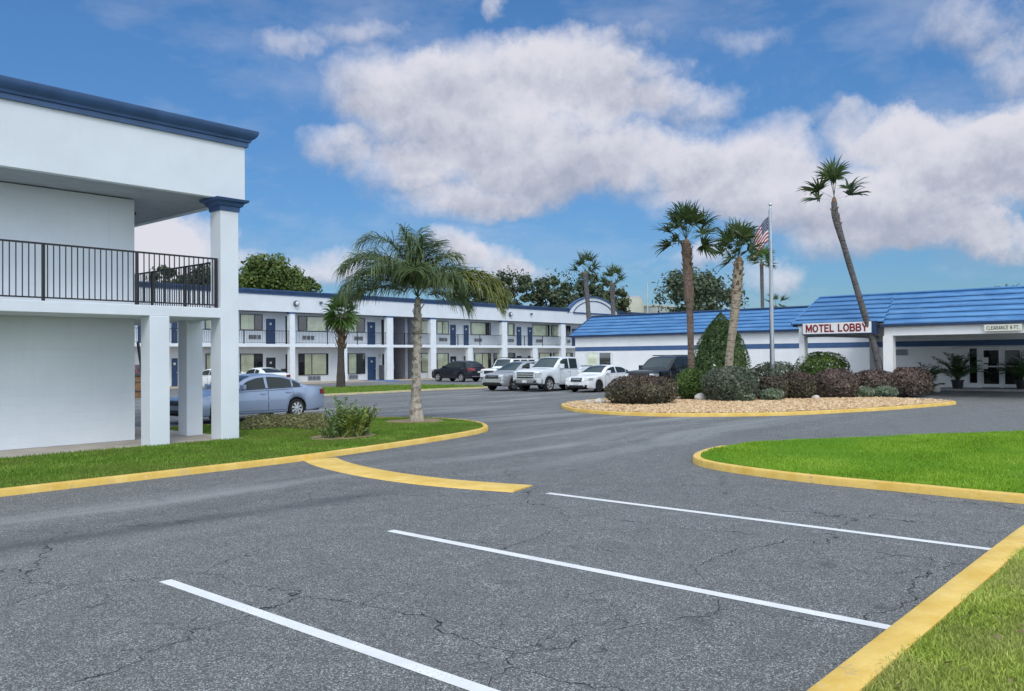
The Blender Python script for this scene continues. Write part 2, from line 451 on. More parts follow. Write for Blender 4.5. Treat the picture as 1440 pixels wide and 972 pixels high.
M['dry_leaf'] = leaf_mat('dry_leaves', [(0.10, 0.07, 0.03), (0.20, 0.15, 0.07), (0.30, 0.24, 0.13)], 0.1)


def trunk_mat(name, c0, c1, c2, ring=7.0):
    m, nt, out = new_mat(name)
    co = coords(nt)
    a = noise(nt, vscale(nt, co, (6, 6, 1.6)), 2.0, 5.0, 0.7)
    b = noise(nt, vscale(nt, co, (1.5, 1.5, ring)), 2.0, 3.0, 0.6, 0.6)
    col = mixc(nt, maprange(nt, a.outputs[0], 0.34, 0.66), c0, c1)
    col = mixc(nt, maprange(nt, b.outputs[0], 0.50, 0.64, 0.0, 0.8), col, c2)
    principled(nt, out, col, 0.9, bump=mathn(nt, 'ADD', a.outputs[0], b.outputs[0]), bstr=0.9, bdist=0.05)
    return m


M['trunk_queen'] = trunk_mat('pale_palm_bark', (0.29, 0.245, 0.20), (0.54, 0.49, 0.41), (0.11, 0.085, 0.07), 3.0)
M['trunk_brown'] = trunk_mat('brown_palm_bark', (0.125, 0.088, 0.068), (0.215, 0.155, 0.12), (0.065, 0.045, 0.036), 9.0)
M['trunk_grey'] = trunk_mat('grey_palm_bark', (0.085, 0.082, 0.085), (0.17, 0.16, 0.16), (0.045, 0.042, 0.044), 9.0)
M['trunk_dark'] = trunk_mat('dark_palm_bark', (0.05, 0.042, 0.038), (0.095, 0.078, 0.066), (0.03, 0.025, 0.023), 9.0)
M['trunk_low'] = trunk_mat('weathered_palm_bark', (0.24, 0.20, 0.15), (0.42, 0.36, 0.27), (0.09, 0.07, 0.05), 7.0)
M['boots'] = trunk_mat('old_leaf_bases', (0.13, 0.075, 0.045), (0.27, 0.165, 0.10), (0.045, 0.028, 0.02), 6.0)
M['bark'] = trunk_mat('oak_bark', (0.05, 0.042, 0.035), (0.10, 0.085, 0.07), (0.03, 0.026, 0.022), 2.0)
M['petiole'] = simple('leaf_stalk', (0.10, 0.12, 0.045), 0.5)


def mat_roof():
    """ribbed metal shingles: every course its own tint, short upright joints"""
    m, nt, out = new_mat('blue_metal_shingle')
    co = coords(nt)
    a = noise(nt, vscale(nt, co, (0.5, 0.35, 4.0)), 2.0, 3.0)
    col = mixc(nt, maprange(nt, a.outputs[0], 0.35, 0.65), (0.045, 0.155, 0.36), (0.095, 0.255, 0.50))
    b = noise(nt, co, 1.6, 5.0, 0.7)
    col = mixc(nt, maprange(nt, b.outputs[0], 0.55, 0.75, 0.0, 0.45), col, (0.15, 0.29, 0.46))
    principled(nt, out, col, 0.38, 0.15, bump=b.outputs[0], bstr=0.08, bdist=0.01)
    return m


M['roof'] = mat_roof()
M['roof_edge'] = simple('dark_blue_drip_edge', (0.018, 0.045, 0.115), 0.45, 0.2)
M['stripe'] = simple('dull_blue_stripe', (0.045, 0.105, 0.24), 0.5, var=0.15)


def rock_mat():
    m, nt, out = new_mat('river_rock')
    geo = N(nt, 'ShaderNodeNewGeometry')
    ramp = N(nt, 'ShaderNodeValToRGB'); cr = ramp.color_ramp
    cols = [(0.33, 0.19, 0.095), (0.50, 0.32, 0.165), (0.64, 0.44, 0.245), (0.72, 0.57, 0.38)]
    while len(cr.elements) < 4: cr.elements.new(0.5)
    for i, c in enumerate(cols): cr.elements[i].position = i / 3; cr.elements[i].color = rgba(c)
    L(nt, geo.outputs['Random Per Island'], ramp.inputs[0])
    b = noise(nt, coords(nt), 30.0, 3.0)
    principled(nt, out, ramp.outputs[0], 0.8, bump=b.outputs[0], bstr=0.3, bdist=0.01)
    return m


M['rock'] = rock_mat()


# ------------------------------------------------------------------ building blocks
ORIGIN = {}


def origin_of(parent):
    p = parent
    while p is not None:
        if p.name in ORIGIN: return ORIGIN[p.name]
        p = p.parent
    return Vector((0, 0, 0))


class MB:
    def __init__(self):
        self.v = []; self.f = []; self.mi = []; self.n = 0; self.raw = []

    def add(self, verts, faces, m=0):
        o = len(self.v)
        self.v.extend([tuple(p) for p in verts])
        for f in faces:
            self.f.append(tuple(i + o for i in f)); self.mi.append(m)
        return self

    def box(self, x0, x1, y0, y1, z0, z1, m=0):
        v = [(x, y, z) for z in (z0, z1) for y in (y0, y1) for x in (x0, x1)]
        return self.add(v, [(0, 2, 3, 1), (4, 5, 7, 6), (0, 1, 5, 4), (2, 6, 7, 3), (0, 4, 6, 2), (1, 3, 7, 5)], m)

    def quad(self, a, b, c, d, m=0):
        return self.add([a, b, c, d], [(0, 1, 2, 3)], m)

    def prism(self, pts, h0, h1, m=0, axis='z', cap=True):
        """polygon extruded along an axis; pts are the other two coordinates in x,y,z order"""
        def mk(a, b, h):
            return {'z': (a, b, h), 'y': (a, h, b), 'x': (h, a, b)}[axis]
        n = len(pts)
        v = [mk(a, b, h0) for a, b in pts] + [mk(a, b, h1) for a, b in pts]
        f = [(i, (i + 1) % n, n + (i + 1) % n, n + i) for i in range(n)]
        if cap: f += [tuple(range(n))[::-1], tuple(range(n, 2 * n))]
        return self.add(v, f, m)

    def tube(self, pts, rad, seg=8, m=0, cap=True):
        pts = [Vector(p) for p in pts]
        if isinstance(rad, (int, float)): rad = [rad] * len(pts)
        rings = []; ref = None
        for i, p in enumerate(pts):
            t = (pts[min(i + 1, len(pts) - 1)] - pts[max(i - 1, 0)]).normalized()
            if ref is None:
                ref = Vector((1, 0, 0)) if abs(t.x) < 0.9 else Vector((0, 1, 0))
            a = (ref - t * ref.dot(t)).normalized(); b = t.cross(a); ref = a
            rings.append([p + (a * math.cos(2 * PI * k / seg) + b * math.sin(2 * PI * k / seg)) * rad[i] for k in range(seg)])
        v = [q for r in rings for q in r]
        f = []
        for i in range(len(pts) - 1):
            for k in range(seg):
                f.append((i * seg + k, i * seg + (k + 1) % seg, (i + 1) * seg + (k + 1) % seg, (i + 1) * seg + k))
        if cap:
            f.append(tuple(range(seg))[::-1]); f.append(tuple(range((len(pts) - 1) * seg, len(pts) * seg)))
        return self.add(v, f, m)

    def lathe(self, prof, c=(0, 0, 0), axis='z', seg=24, m=0, cap=True):
        """prof: (radius, height)"""
        v = []; n = len(prof)
        for r, h in prof:
            for k in range(seg):
                a = 2 * PI * k / seg; x, y = r * math.cos(a), r * math.sin(a)
                p = {'z': (x, y, h), 'y': (x, h, y), 'x': (h, x, y)}[axis]
                v.append((p[0] + c[0], p[1] + c[1], p[2] + c[2]))
        f = []
        for i in range(n - 1):
            for k in range(seg):
                f.append((i * seg + k, i * seg + (k + 1) % seg, (i + 1) * seg + (k + 1) % seg, (i + 1) * seg + k))
        if cap and prof[0][0] > 1e-4: f.append(tuple(range(seg))[::-1])
        if cap and prof[-1][0] > 1e-4: f.append(tuple(range((n - 1) * seg, n * seg)))
        return self.add(v, f, m)

    def grid(self, rows, m=0):
        n, k = len(rows), len(rows[0])
        v = [p for r in rows for p in r]
        f = [(i * k + j, i * k + j + 1, (i + 1) * k + j + 1, (i + 1) * k + j) for i in range(n - 1) for j in range(k - 1)]
        return self.add(v, f, m)

    def build(self, name, mat, parent=None, bevel=0.0, smooth=None, recalc=True):
        o = origin_of(parent)
        me = bpy.data.meshes.new(name)
        me.from_pydata([(a - o.x, b - o.y, c - o.z) for a, b, c in self.v], [], self.f)
        mats = mat if isinstance(mat, (list, tuple)) else [mat]
        for x in mats: me.materials.append(x)
        if len(mats) > 1: me.polygons.foreach_set('material_index', self.mi)
        if recalc:
            bm = bmesh.new(); bm.from_mesh(me)
            bmesh.ops.recalc_face_normals(bm, faces=bm.faces[:])
            bm.to_mesh(me); bm.free()
        if smooth is not None:
            me.polygons.foreach_set('use_smooth', [True] * len(me.polygons))
            me.set_sharp_from_angle(angle=R(smooth))
        me.update()
        ob = bpy.data.objects.new(name, me); COL.objects.link(ob)
        if parent is not None: ob.parent = parent
        if bevel > 0:
            b = ob.modifiers.new('Bevel', 'BEVEL'); b.width = bevel; b.segments = 2; b.limit_method = 'ANGLE'
        return ob


def tag(o, label=None, cat=None, group=None, kind=None):
    if label: o['label'] = label
    if cat: o['category'] = cat
    if group: o['group'] = group
    if kind: o['kind'] = kind
    return o


def thing(name, label, cat, loc=(0, 0, 0), rot=0.0, group=None, local=False):
    o = bpy.data.objects.new(name, None); COL.objects.link(o)
    o.empty_display_size = 0.3
    o.location = loc; o.rotation_euler = (0, 0, rot)
    ORIGIN[o.name] = Vector((0, 0, 0)) if local else Vector(loc)
    return tag(o, label, cat, group)


def reorigin(o, loc):
    """move a single-mesh thing's origin to its base"""
    o.data.transform(Matrix.Translation(-Vector(loc))); o.location = loc
    return o


def copy_tree(o, parent=None):
    c = o.copy(); COL.objects.link(c); c.parent = parent
    for ch in o.children: copy_tree(ch, c)
    return c


def mesh_np(name, verts, faces, mat, parent=None, origin=(0, 0, 0), local=False):
    """verts (n,3), faces (m,k) with k = 3 or 4: the fast way for foliage"""
    if parent is not None and not local: origin = tuple(origin_of(parent))
    verts = np.asarray(verts, dtype=np.float32) - np.asarray(origin, dtype=np.float32)
    faces = np.asarray(faces, dtype=np.int32); k = faces.shape[1]
    me = bpy.data.meshes.new(name)
    me.vertices.add(len(verts)); me.vertices.foreach_set('co', verts.ravel())
    me.loops.add(faces.size); me.loops.foreach_set('vertex_index', faces.ravel())
    me.polygons.add(len(faces)); me.polygons.foreach_set('loop_start', np.arange(0, faces.size, k, dtype=np.int32))
    me.materials.append(mat)
    me.update(calc_edges=True); me.validate()
    ob = bpy.data.objects.new(name, me); COL.objects.link(ob)
    if parent is not None: ob.parent = parent
    else: ob.location = origin
    return ob


def leaf_quads(P, nrm, size, rng, aspect=0.55, spread=0.9):
    """one bent-less leaf quad per point, facing roughly nrm with scatter"""
    n = len(P)
    d = nrm + rng.normal(0, spread, (n, 3)); d /= np.linalg.norm(d, axis=1, keepdims=True) + 1e-9
    t = rng.normal(0, 1, (n, 3)); t -= d * np.sum(t * d, axis=1, keepdims=True); t /= np.linalg.norm(t, axis=1, keepdims=True) + 1e-9
    b = np.cross(d, t)
    s = size * rng.uniform(0.6, 1.35, (n, 1))
    v = np.stack([P - t * s * 0.5, P + b * s * aspect * 0.5, P + t * s * 0.5, P - b * s * aspect * 0.5], axis=1).reshape(-1, 3)
    f = np.arange(4 * n).reshape(-1, 4)
    return v, f


def struct(mb, name, mat, **kw):
    return tag(mb.build(name, mat, **kw), kind='structure')


# ================================================================== SETTING: ground, lot, kerbs, lawns
def fill(name, pts, z0, z1, mat, kind='structure'):
    mb = MB(); mb.prism(pts, z0, z1)
    return tag(mb.build(name, mat), kind=kind)


def offset_path(pts, d, closed=False):
    """parallel polyline, d to the left of travel"""
    P = [Vector((p[0], p[1])) for p in pts]; out = []; n = len(P)
    for i in range(n):
        a = P[i - 1] if (i > 0 or closed) else None
        b = P[(i + 1) % n] if (i < n - 1 or closed) else None
        ns = []
        if a is not None: t = (P[i] - a).normalized(); ns.append(Vector((-t.y, t.x)))
        if b is not None: t = (b - P[i]).normalized(); ns.append(Vector((-t.y, t.x)))
        nv = sum(ns, Vector((0, 0)));
        nv = nv.normalized(); c = max(0.4, nv.dot(ns[0]))
        q = P[i] + nv * (d / c); out.append((q.x, q.y))
    return out


def catmull(pts, sub=6, closed=False):
    P = [Vector(p) for p in pts]; n = len(P); out = []
    rng_ = range(n if closed else n - 1)
    for i in rng_:
        p0 = P[(i - 1) % n] if (closed or i > 0) else P[0] * 2 - P[1]
        p1, p2 = P[i], P[(i + 1) % n]
        p3 = P[(i + 2) % n] if (closed or i + 2 < n) else P[-1] * 2 - P[-2]
        for k in range(sub):
            t = k / sub
            out.append(tuple(0.5 * ((2 * p1) + (p2 - p0) * t + (2 * p0 - 5 * p1 + 4 * p2 - p3) * t * t + (3 * p1 - p0 - 3 * p2 + p3) * t ** 3)))
    if not closed: out.append(tuple(P[-1]))
    return out


def sweep(mb, path, prof, closed=False, m=0):
    """prof: (offset to the left of travel, height)"""
    rows = []
    offs = {}
    for d, h in prof:
        if d not in offs: offs[d] = offset_path(path, d, closed)
    for i in range(len(path)):
        rows.append([(offs[d][i][0], offs[d][i][1], h) for d, h in prof])
    if closed: rows.append(rows[0])
    mb.grid(rows, m)
    if not closed:
        k = len(prof)
        o = len(mb.v) - k * len(rows)
        mb.f.append(tuple(range(o, o + k))); mb.mi.append(m)
        e = len(mb.v) - k
        mb.f.append(tuple(range(e, e + k))[::-1]); mb.mi.append(m)
    return mb


def kerb(name, path, w=0.17, h=0.12, closed=False, mat=None):
    """outer face on the path, the body to its left"""
    mb = MB()
    sweep(mb, path, [(0.0, -0.02), (0.008, h * 0.80), (0.016, h * 0.95), (0.032, h), (w - 0.015, h + 0.003), (w, h - 0.006), (w, -0.02)], closed)
    return struct(mb, name, mat or M['yellow'], smooth=40)


g_ = MB(); g_.quad((-900, -900, -0.06), (1600, -900, -0.06), (1600, 1600, -0.06), (-900, 1600, -0.06)); struct(g_, 'ground', M['field'])
g_ = MB(); g_.quad((-45, -40, 0), (120, -40, 0), (120, 58, 0), (-45, 58, 0)); struct(g_, 'asphalt_lot', M['asphalt'])

# left lawn with its island tip
LKERB = [(-14, 13.60), (-4, 13.60), (4.35, 13.62), (7.5, 13.62), (9.38, 13.66), (10.99, 13.87), (13.36, 14.28), (15.21, 14.71), (16.35, 15.18), (17.03, 15.76), (17.62, 16.5), (18.05, 17.4), (18.25, 18.4), (18.1, 19.5), (17.4, 20.7), (15.8, 21.9), (13.5, 22.5), (10.95, 22.6)]
LK = [(-14, 13.60)] + catmull(LKERB[1:], 5)
kerb('kerb', LK, 0.145, 0.105)
LLAWN = offset_path(LK, 0.146) + [(10.95, 17.95), (8.7, 18.02), (-14, 18.35)]
fill('lawn', LLAWN, -0.03, 0.095, M['turf'])
# walkway slab under the near wing
fill('walkway', [(-14, 18.351), (8.7, 18.021), (10.949, 17.951), (10.949, 33), (-14, 33)], -0.03, 0.10, M['concrete'])

# right lawn
RKERB = [(12.45, -14), (12.5, -4), (12.56, 2.23), (12.62, 3.44), (12.66, 4.93), (12.90, 6.2), (13.28, 7.15), (13.85, 7.72), (14.73, 8.06), (15.83, 8.18), (17.15, 8.0), (19.28, 6.7), (23.08, 4.06), (32, -3), (44, -14)]
RK = [(12.45, -14)] + catmull(RKERB[1:-1], 5) + [(44, -14)]
RKr = RK[::-1]
ksp = min(range(len(RKr)), key=lambda i: (RKr[i][0] - 15.83) ** 2 + (RKr[i][1] - 8.18) ** 2)
kerb('kerb', RKr[ksp:], 0.145, 0.115)
kerb('kerb', RKr[:ksp + 1], 0.145, 0.06)
RLAWN = offset_path(RKr, 0.146)
fill('lawn', RLAWN, -0.03, 0.10, M['turf_bright'])

# near lawn, where the photographer stands
NKERB = [(-14, 1.89), (-4, 1.89), (5, 1.89), (10.2, 1.89), (10.9, 1.8), (11.3, 1.45), (11.45, 0.7), (11.45, -14)]
NK = catmull(NKERB, 5)[::-1]
kerb('kerb', NK, 0.235, 0.10)
NLAWN = offset_path(NK, 0.236)
fill('lawn', NLAWN + [(-14, -14)], -0.03, 0.07, M['turf_dry'])

# painted divider strip leaving the left kerb
YS = catmull([(9.92, 13.62), (9.62, 12.9), (9.36, 11.9), (9.20, 10.8), (9.20, 9.7), (9.34, 8.85), (9.52, 8.12)], 6)
mb = MB(); sweep(mb, offset_path(YS, 0.36), [(0, -0.01), (-0.02, 0.012), (-0.05, 0.020), (-0.64, 0.020), (-0.67, 0.012), (-0.69, -0.01)])
struct(mb, 'divider_strip', M['yellow'], smooth=50)


def line_strip(pts, w, mat, label, group, z=0.004):
    mb = MB(); a = offset_path(pts, w / 2); b = offset_path(pts, -w / 2)
    n = max(2, 1)
    rows = [[(p[0], p[1], z) for p in a], [(p[0], p[1], z) for p in b]]
    mb.grid(rows)
    o = tag(mb.build('parking_line', mat, recalc=False), label, 'painted line', group)
    return o


for u, lab, y1 in ((4.0 * 0.907, 'white parking line nearest the camera, cut by the bottom edge', 7.26),
                   (6.96 * 0.907, 'white parking line in the middle, running to the near yellow kerb', 7.36),
                   (10.43 * 0.907, 'white parking line farthest off, ending near the right lawn', 7.6)):
    line_strip([(u, 1.9), (u, 4.6), (u, y1)], 0.115, M['line'], lab, 'white parking lines on the asphalt')

# flower bed roundabout with river rock
ISL = [(24.59, 18.8), (23.75, 17.4), (23.42, 15.8), (23.85, 13.9), (25.25, 12.1), (26.9, 10.9), (30.69, 9.5), (33.6, 8.78), (35.6, 8.5), (36.6, 9.3), (37.3, 11.5), (37.7, 14.5), (37.3, 17.6), (36.2, 19.9), (33.5, 21.2), (30.0, 21.4), (26.8, 20.7)]
ISLK = catmull(ISL, 5, closed=True)
kerb('kerb', ISLK, 0.16, 0.11, closed=True)
ISLIN = offset_path(ISLK, 0.161, True)
fill('rock_bed', ISLIN, -0.03, 0.09, M['rock_bed'])

# grass island in front of the far motel, its kerb
FISL = catmull([(24.0, 38.2), (25.0, 37.0), (28.5, 36.75), (33.0, 36.85), (36.6, 37.0), (38.6, 36.6), (40.4, 37.0), (41.0, 39.0), (40.8, 42.0), (39.5, 44.6), (36, 45.6), (30, 45.6), (25.5, 45.0), (24.0, 42.5)], 4, closed=True)
kerb('kerb', FISL, 0.16, 0.10, closed=True, mat=M['faded_yellow'])
fill('lawn', offset_path(FISL, 0.161, True), -0.03, 0.085, M['turf'])
# motel walkway
fill('walkway', [(12, 54.9), (110, 54.9), (110, 59.0), (12, 59.0)], -0.03, 0.05, M['walk'])
fill('kerb', [(12, 54.7), (110, 54.7), (110, 54.899), (12, 54.899)], -0.03, 0.055, M['pale_concrete'])
# lobby apron
fill('walkway', [(48.7, -12), (50.8, -12), (50.8, 40), (48.7, 40)], -0.03, 0.09, M['pale_concrete'])
# worn stall markings of the far rows
for i, (v, lab) in enumerate(((25.6, 'worn white stall line beside the white sedan'), (28.6, 'worn white stall line between the white sedan and the pickup'),
                              (31.75, 'worn white stall line between the pickup and the silver suv'), (34.9, 'worn white stall line beyond the silver suv'))):
    line_strip([(28.6, v - 0.3), (36, v - 0.1), (41.8, v)], 0.13, M['old_line'], lab, 'worn stall lines of the far row')
mb = MB(); mb.prism([(13.2, 44.5), (17.6, 44.5), (17.6, 49.5), (13.2, 49.5)], 0.0, 0.006); tag(mb.build('painted_bay', M['blue_paint']), 'blue painted bay on the lot, seen past the white end wall', 'painted bay')
# blue ramp by the ice machine
XF = lambda px: PV(px, 500, 57.5).x
XW = lambda px: PV(px, 500, 59.0).x
mb = MB(); mb.prism([(54.2, 0.008), (55.4, 0.075), (58.0, 0.075), (58.0, 0.008)], PV(527, 537, 56.0).x, PV(553, 537, 56.0).x, axis='x')
tag(mb.build('painted_ramp', M['blue_paint']), 'blue painted ramp on the walkway below the ice machine', 'ramp')


# ================================================================== the two storey wings share their section
Z_SLAB0, Z_SLAB, Z_SOF, Z_COR, Z_TOP = 2.92, 3.15, 5.71, 7.0, 7.38
CORN = [(0.0, Z_COR), (-0.06, Z_COR), (-0.065, 7.10), (-0.10, 7.115), (-0.115, 7.17), (-0.165, 7.20), (-0.21, 7.26), (-0.235, 7.31), (-0.24, Z_TOP), (0.0, Z_TOP)]


def cornice_along(path, parent, name='cornice', prof=CORN, mat=None):
    mb = MB(); sweep(mb, path, prof); return mb.build(name, mat or M['cornice'], parent, smooth=35)


# ---- near wing on the left
nw = thing('motel_wing', 'near white two storey motel wing at the left with balcony and slate blue cornice', 'building', (8, 20, 0))
WU, FU, FV, WV = 9.085, 10.98, 17.97, 19.6          # wall end, fascia end, front face, wall face
mb = MB(); mb.box(-14, WU, WV, 31.0, 0.101, Z_SLAB0); mb.build('wall', M['wall'], nw, bevel=0.012)
mb = MB(); mb.box(-14, WU, WV, 31.0, Z_SLAB, Z_SOF); mb.build('wall', M['wall'], nw, bevel=0.012)
mb = MB(); mb.box(-14, 10.79, FV + 0.002, 31.5, Z_SLAB0, Z_SLAB); mb.build('balcony_slab', M['stucco'], nw, bevel=0.012)
mb = MB(); mb.box(-14, FU - 0.18, FV + 0.18, 31.3, Z_SOF + 0.02, Z_SOF + 0.2); mb.build('soffit', M['soffit'], nw)
mb = MB(); mb.box(-14, FU, FV, FV + 0.17, Z_SOF, Z_TOP - 0.02); mb.box(FU - 0.17, FU, FV + 0.171, 31.4, Z_SOF, Z_TOP - 0.02)
mb.build('parapet', M['stucco'], nw, bevel=0.01)
mb = MB(); mb.box(-14, FU - 0.18, FV + 0.18, 31.3, 6.6, 6.8); mb.build('roof', M['soffit'], nw)
cornice_along([(FU, 31.4), (FU, FV), (-14, FV)][::-1], nw)
for (a, b, c, d, z1) in ((10.33, 10.79, 17.95, 18.41, 5.43), (8.655, 9.10, 17.96, 18.40, Z_SLAB0), (10.37, 10.79, 19.62, 20.05, Z_SLAB0)):
    mb = MB(); mb.box(a, b, c, d, 0.04, z1); mb.build('column', M['stucco'], nw, bevel=0.014)
cap = MB()
cp = [(0, 5.43), (-0.02, 5.43), (-0.03, 5.53), (-0.07, 5.55), (-0.10, 5.62), (-0.17, 5.65), (-0.19, 5.705), (0, 5.705)]
sweep(cap, [(10.33, 17.95), (10.79, 17.95), (10.79, 18.41), (10.33, 18.41)], cp, closed=True)
cap.build('column_capital', M['cornice'], nw, smooth=35)


def railing_near(parent, p0, p1, posts, z0, z1, pitch=0.115):
    r = MB(); d = (Vector(p1) - Vector(p0)); Ln = d.length; t = d / Ln
    rz = thing('railing', None, None, (p0[0], p0[1], 0)); rz.location = Vector((p0[0], p0[1], 0)) - origin_of(parent); rz.parent = parent
    ORIGIN[rz.name] = Vector((p0[0], p0[1], 0))
    n = Vector((-t.y, t.x))

    def bar(name, a, b, w, za, zb):
        A = Vector(p0) + t * a; B = Vector(p0) + t * b
        m = MB(); pts = [A + n * w / 2, B + n * w / 2, B - n * w / 2, A - n * w / 2]
        m.prism([(q.x, q.y) for q in pts], za, zb); return m.build(name, M['black_metal'], rz)
    bar('top_rail', 0, Ln, 0.05, z1 - 0.035, z1); bar('bottom_rail', 0, Ln, 0.035, z0, z0 + 0.03)
    for s in posts: bar('post', s - 0.027, s + 0.027, 0.054, Z_SLAB + 0.002, z1 - 0.036)
    first = None
    k = int(Ln / pitch)
    for i in range(1, k + 1):
        s = i * pitch
        if s > Ln - 0.03 or any(abs(s - q) < 0.06 for q in posts): continue
        if first is None:
            first = bar('baluster', s - 0.009, s + 0.009, 0.018, z0 + 0.031, z1 - 0.036); s0 = s
        else:
            c = first.copy(); COL.objects.link(c); c.parent = rz; c.location = (t * (s - s0)).to_3d()
    return rz


railing_near(nw, (10.30, 18.06), (4.4, 18.06), (0.03, 1.88, 3.76), 3.205, 4.31)
railing_near(nw, (10.60, 18.48), (10.60, 23.2), (0.03, 1.63, 3.38, 4.6), 3.205, 4.31)
mb = MB(); mb.box(WU - 0.001, WU + 0.05, WV + 0.02, WV + 0.07, 5.36, 5.43); mb.build('wall_hook', M['black_metal'], nw)
# slanting stair rail behind the near wing
mb = MB(); a = PV(194, 482, 24.6); b = PV(208.5, 585, 23.0); mb.tube([a, b], 0.045, 6)
sr = mb.build('stair_rail', M['black_metal']); reorigin(sr, (b.x, b.y, 0)); tag(sr, 'slanting black stair rail between the white end wall and the pillars', 'stair rail')

# ---- far wing across the lot
VF, VW = 57.5, 59.0
U0, U1 = XF(120), 118.0
fw = thing('motel_wing', 'long far white two storey motel wing with blue doors across the lot', 'building', (45, 59, 0))
B0, B1 = XW(553.5), XW(590)                             # stair passage through the building
for za, zb in ((0.051, Z_SLAB0), (Z_SLAB, Z_SOF)):
    mb = MB(); mb.box(U0, B0, VW, VW + 6, za, zb); mb.box(B1, U1, VW, VW + 6, za, zb); mb.build('wall', M['stucco'], fw)
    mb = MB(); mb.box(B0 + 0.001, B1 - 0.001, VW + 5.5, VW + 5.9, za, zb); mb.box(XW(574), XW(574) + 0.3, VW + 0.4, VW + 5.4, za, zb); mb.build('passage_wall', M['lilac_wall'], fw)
mb = MB(); mb.box(U0, U1, VF, VW + 6, Z_SLAB0, Z_SLAB); mb.build('balcony_slab', M['trim_white'], fw, bevel=0.01)
mb = MB(); mb.box(U0, U1, VF + 0.02, VW + 6, Z_SOF + 0.03, Z_SOF + 0.2); mb.build('soffit', M['soffit'], fw)
mb = MB(); mb.box(U0, U1, VF, VF + 0.02 - 0.001, Z_SOF, Z_TOP - 0.03); mb.box(U0, U1, VF + 0.021, VF + 0.25, Z_SOF + 0.21, Z_TOP - 0.03); mb.build('parapet', M['stucco'], fw)
mb = MB(); mb.box(U0, U1, VF + 0.26, VW + 6, 6.5, 6.6); mb.build('roof', M['soffit'], fw)
UA0, UA1 = PV(798, 434, VF).x, PV(869, 437, VF).x       # arched gable
cornice_along([(U0, VF), (UA0 + 0.2, VF)], fw); cornice_along([(UA1 - 0.2, VF), (U1, VF)], fw)
for x0, x1 in ((408, 415), (544.5, 553), (606, 613.5), (706.5, 713.5), (789.5, 795.5), (300, 306)):
    a, b = XF(x0), XF(x1)
    mb = MB(); mb.box(a, b, VF - 0.02, VF + 0.4, 0.052, Z_SOF - 0.14); mb.build('column', M['trim_white'], fw, bevel=0.01)
    mb = MB(); mb.box(a - 0.06, b + 0.06, VF - 0.05, VF + 0.44, Z_SOF - 0.139, Z_SOF - 0.002); mb.build('column_capital', M['cornice'], fw)
for x0, x1 in ((484.5, 488.5), (658.6, 665.2), (750, 756.5), (268, 272)):
    mb = MB(); mb.box(XF(x0), XF(x1), VF + 0.02, VF + 0.38, 0.052, Z_SLAB0 - 0.002); mb.build('column', M['trim_white'], fw, bevel=0.01)
for k in range(1, 5):                                   # bays hidden behind the lobby
    a = XF(792) + 8.9 * k; mb = MB(); mb.box(a, a + 0.6, VF - 0.02, VF + 0.4, 0.052, Z_SOF - 0.002); mb.build('column', M['trim_white'], fw)


def zat(px, py, v=VW): return PV(px, py, v).z


def wall_window(px0, px1, z0, z1, curtains, parent, mull=None, v=VW, cm='curtain'):
    a, b = XW(px0), XW(px1)
    w = MB(); f = 0.05
    w.box(a, b, v - 0.07, v - 0.001, z0, z0 + f); w.box(a, b, v - 0.07, v - 0.001, z1 - f, z1)
    w.box(a, a + f, v - 0.07, v - 0.001, z0 + f, z1 - f); w.box(b - f, b, v - 0.07, v - 0.001, z0 + f, z1 - f)
    for q in (mull or []): w.box(XW(q) - 0.03, XW(q) + 0.03, v - 0.068, v - 0.002, z0 + f, z1 - f)
    wo = w.build('window', M['frame_dark'], parent)
    m = MB(); m.quad((a + f, v - 0.008, z0 + f), (b - f, v - 0.008, z0 + f), (b - f, v - 0.008, z1 - f), (a + f, v - 0.008, z1 - f)); m.build('room_dark_sheet', M['room'], wo, recalc=False)  # flat dark sheet behind the glass, standing for the unlit room
    for c0, c1 in curtains:
        ca, cb = max(XW(c0), a + f), min(XW(c1), b - f)
        n = max(6, int((cb - ca) / 0.06)); rows = [[], []]
        for i in range(n + 1):
            x = ca + (cb - ca) * i / n; y = v - 0.028 + 0.018 * math.sin(i * 1.9) * (0.6 + 0.4 * math.sin(i * 0.7))
            rows[0].append((x, y, z0 + f)); rows[1].append((x, y, z1 - f))
        m = MB(); m.grid(rows); m.build('curtain', M[cm], wo, recalc=False, smooth=80)
    m = MB(); m.quad((a + f, v - 0.05, z0 + f), (b - f, v - 0.05, z0 + f), (b - f, v - 0.05, z1 - f), (a + f, v - 0.05, z1 - f)); m.build('pane', M['pane'], wo, recalc=False)
    return wo


def wall_door(px0, px1, z0, parent, mat='door', label=None, h=2.05, v=VW, plate=True):
    a, b = XW(px0), XW(px1)
    m = MB(); m.box(a, b, v - 0.045, v - 0.001, z0 + 0.01, z0 + h); d = m.build('door', M[mat], parent, bevel=0.008)
    if label: d['label'] = label
    m = MB(); t = 0.07
    m.box(a - t, a - 0.001, v - 0.06, v - 0.001, z0 + 0.01, z0 + h + t); m.box(b + 0.001, b + t, v - 0.06, v - 0.001, z0 + 0.01, z0 + h + t); m.box(a, b, v - 0.06, v - 0.001, z0 + h + 0.002, z0 + h + t)
    m.build('door_frame', M['trim_white'], d)
    if plate:
        m = MB(); c = (a + b) / 2; m.box(c - 0.09, c + 0.09, v - 0.055, v - 0.046, z0 + 1.55, z0 + 1.72); m.build('number_plate', M['plate'], d)
    m = MB(); m.tube([(b - 0.1, v - 0.046, z0 + 1.0), (b - 0.1, v - 0.11, z0 + 1.0)], 0.02, 8); m.lathe([(0.0, -0.13), (0.035, -0.12), (0.035, -0.1), (0.0, -0.09)], (b - 0.1, v, z0 + 1.0), axis='y', seg=10); m.build('handle', M['steel'], d)
    return d


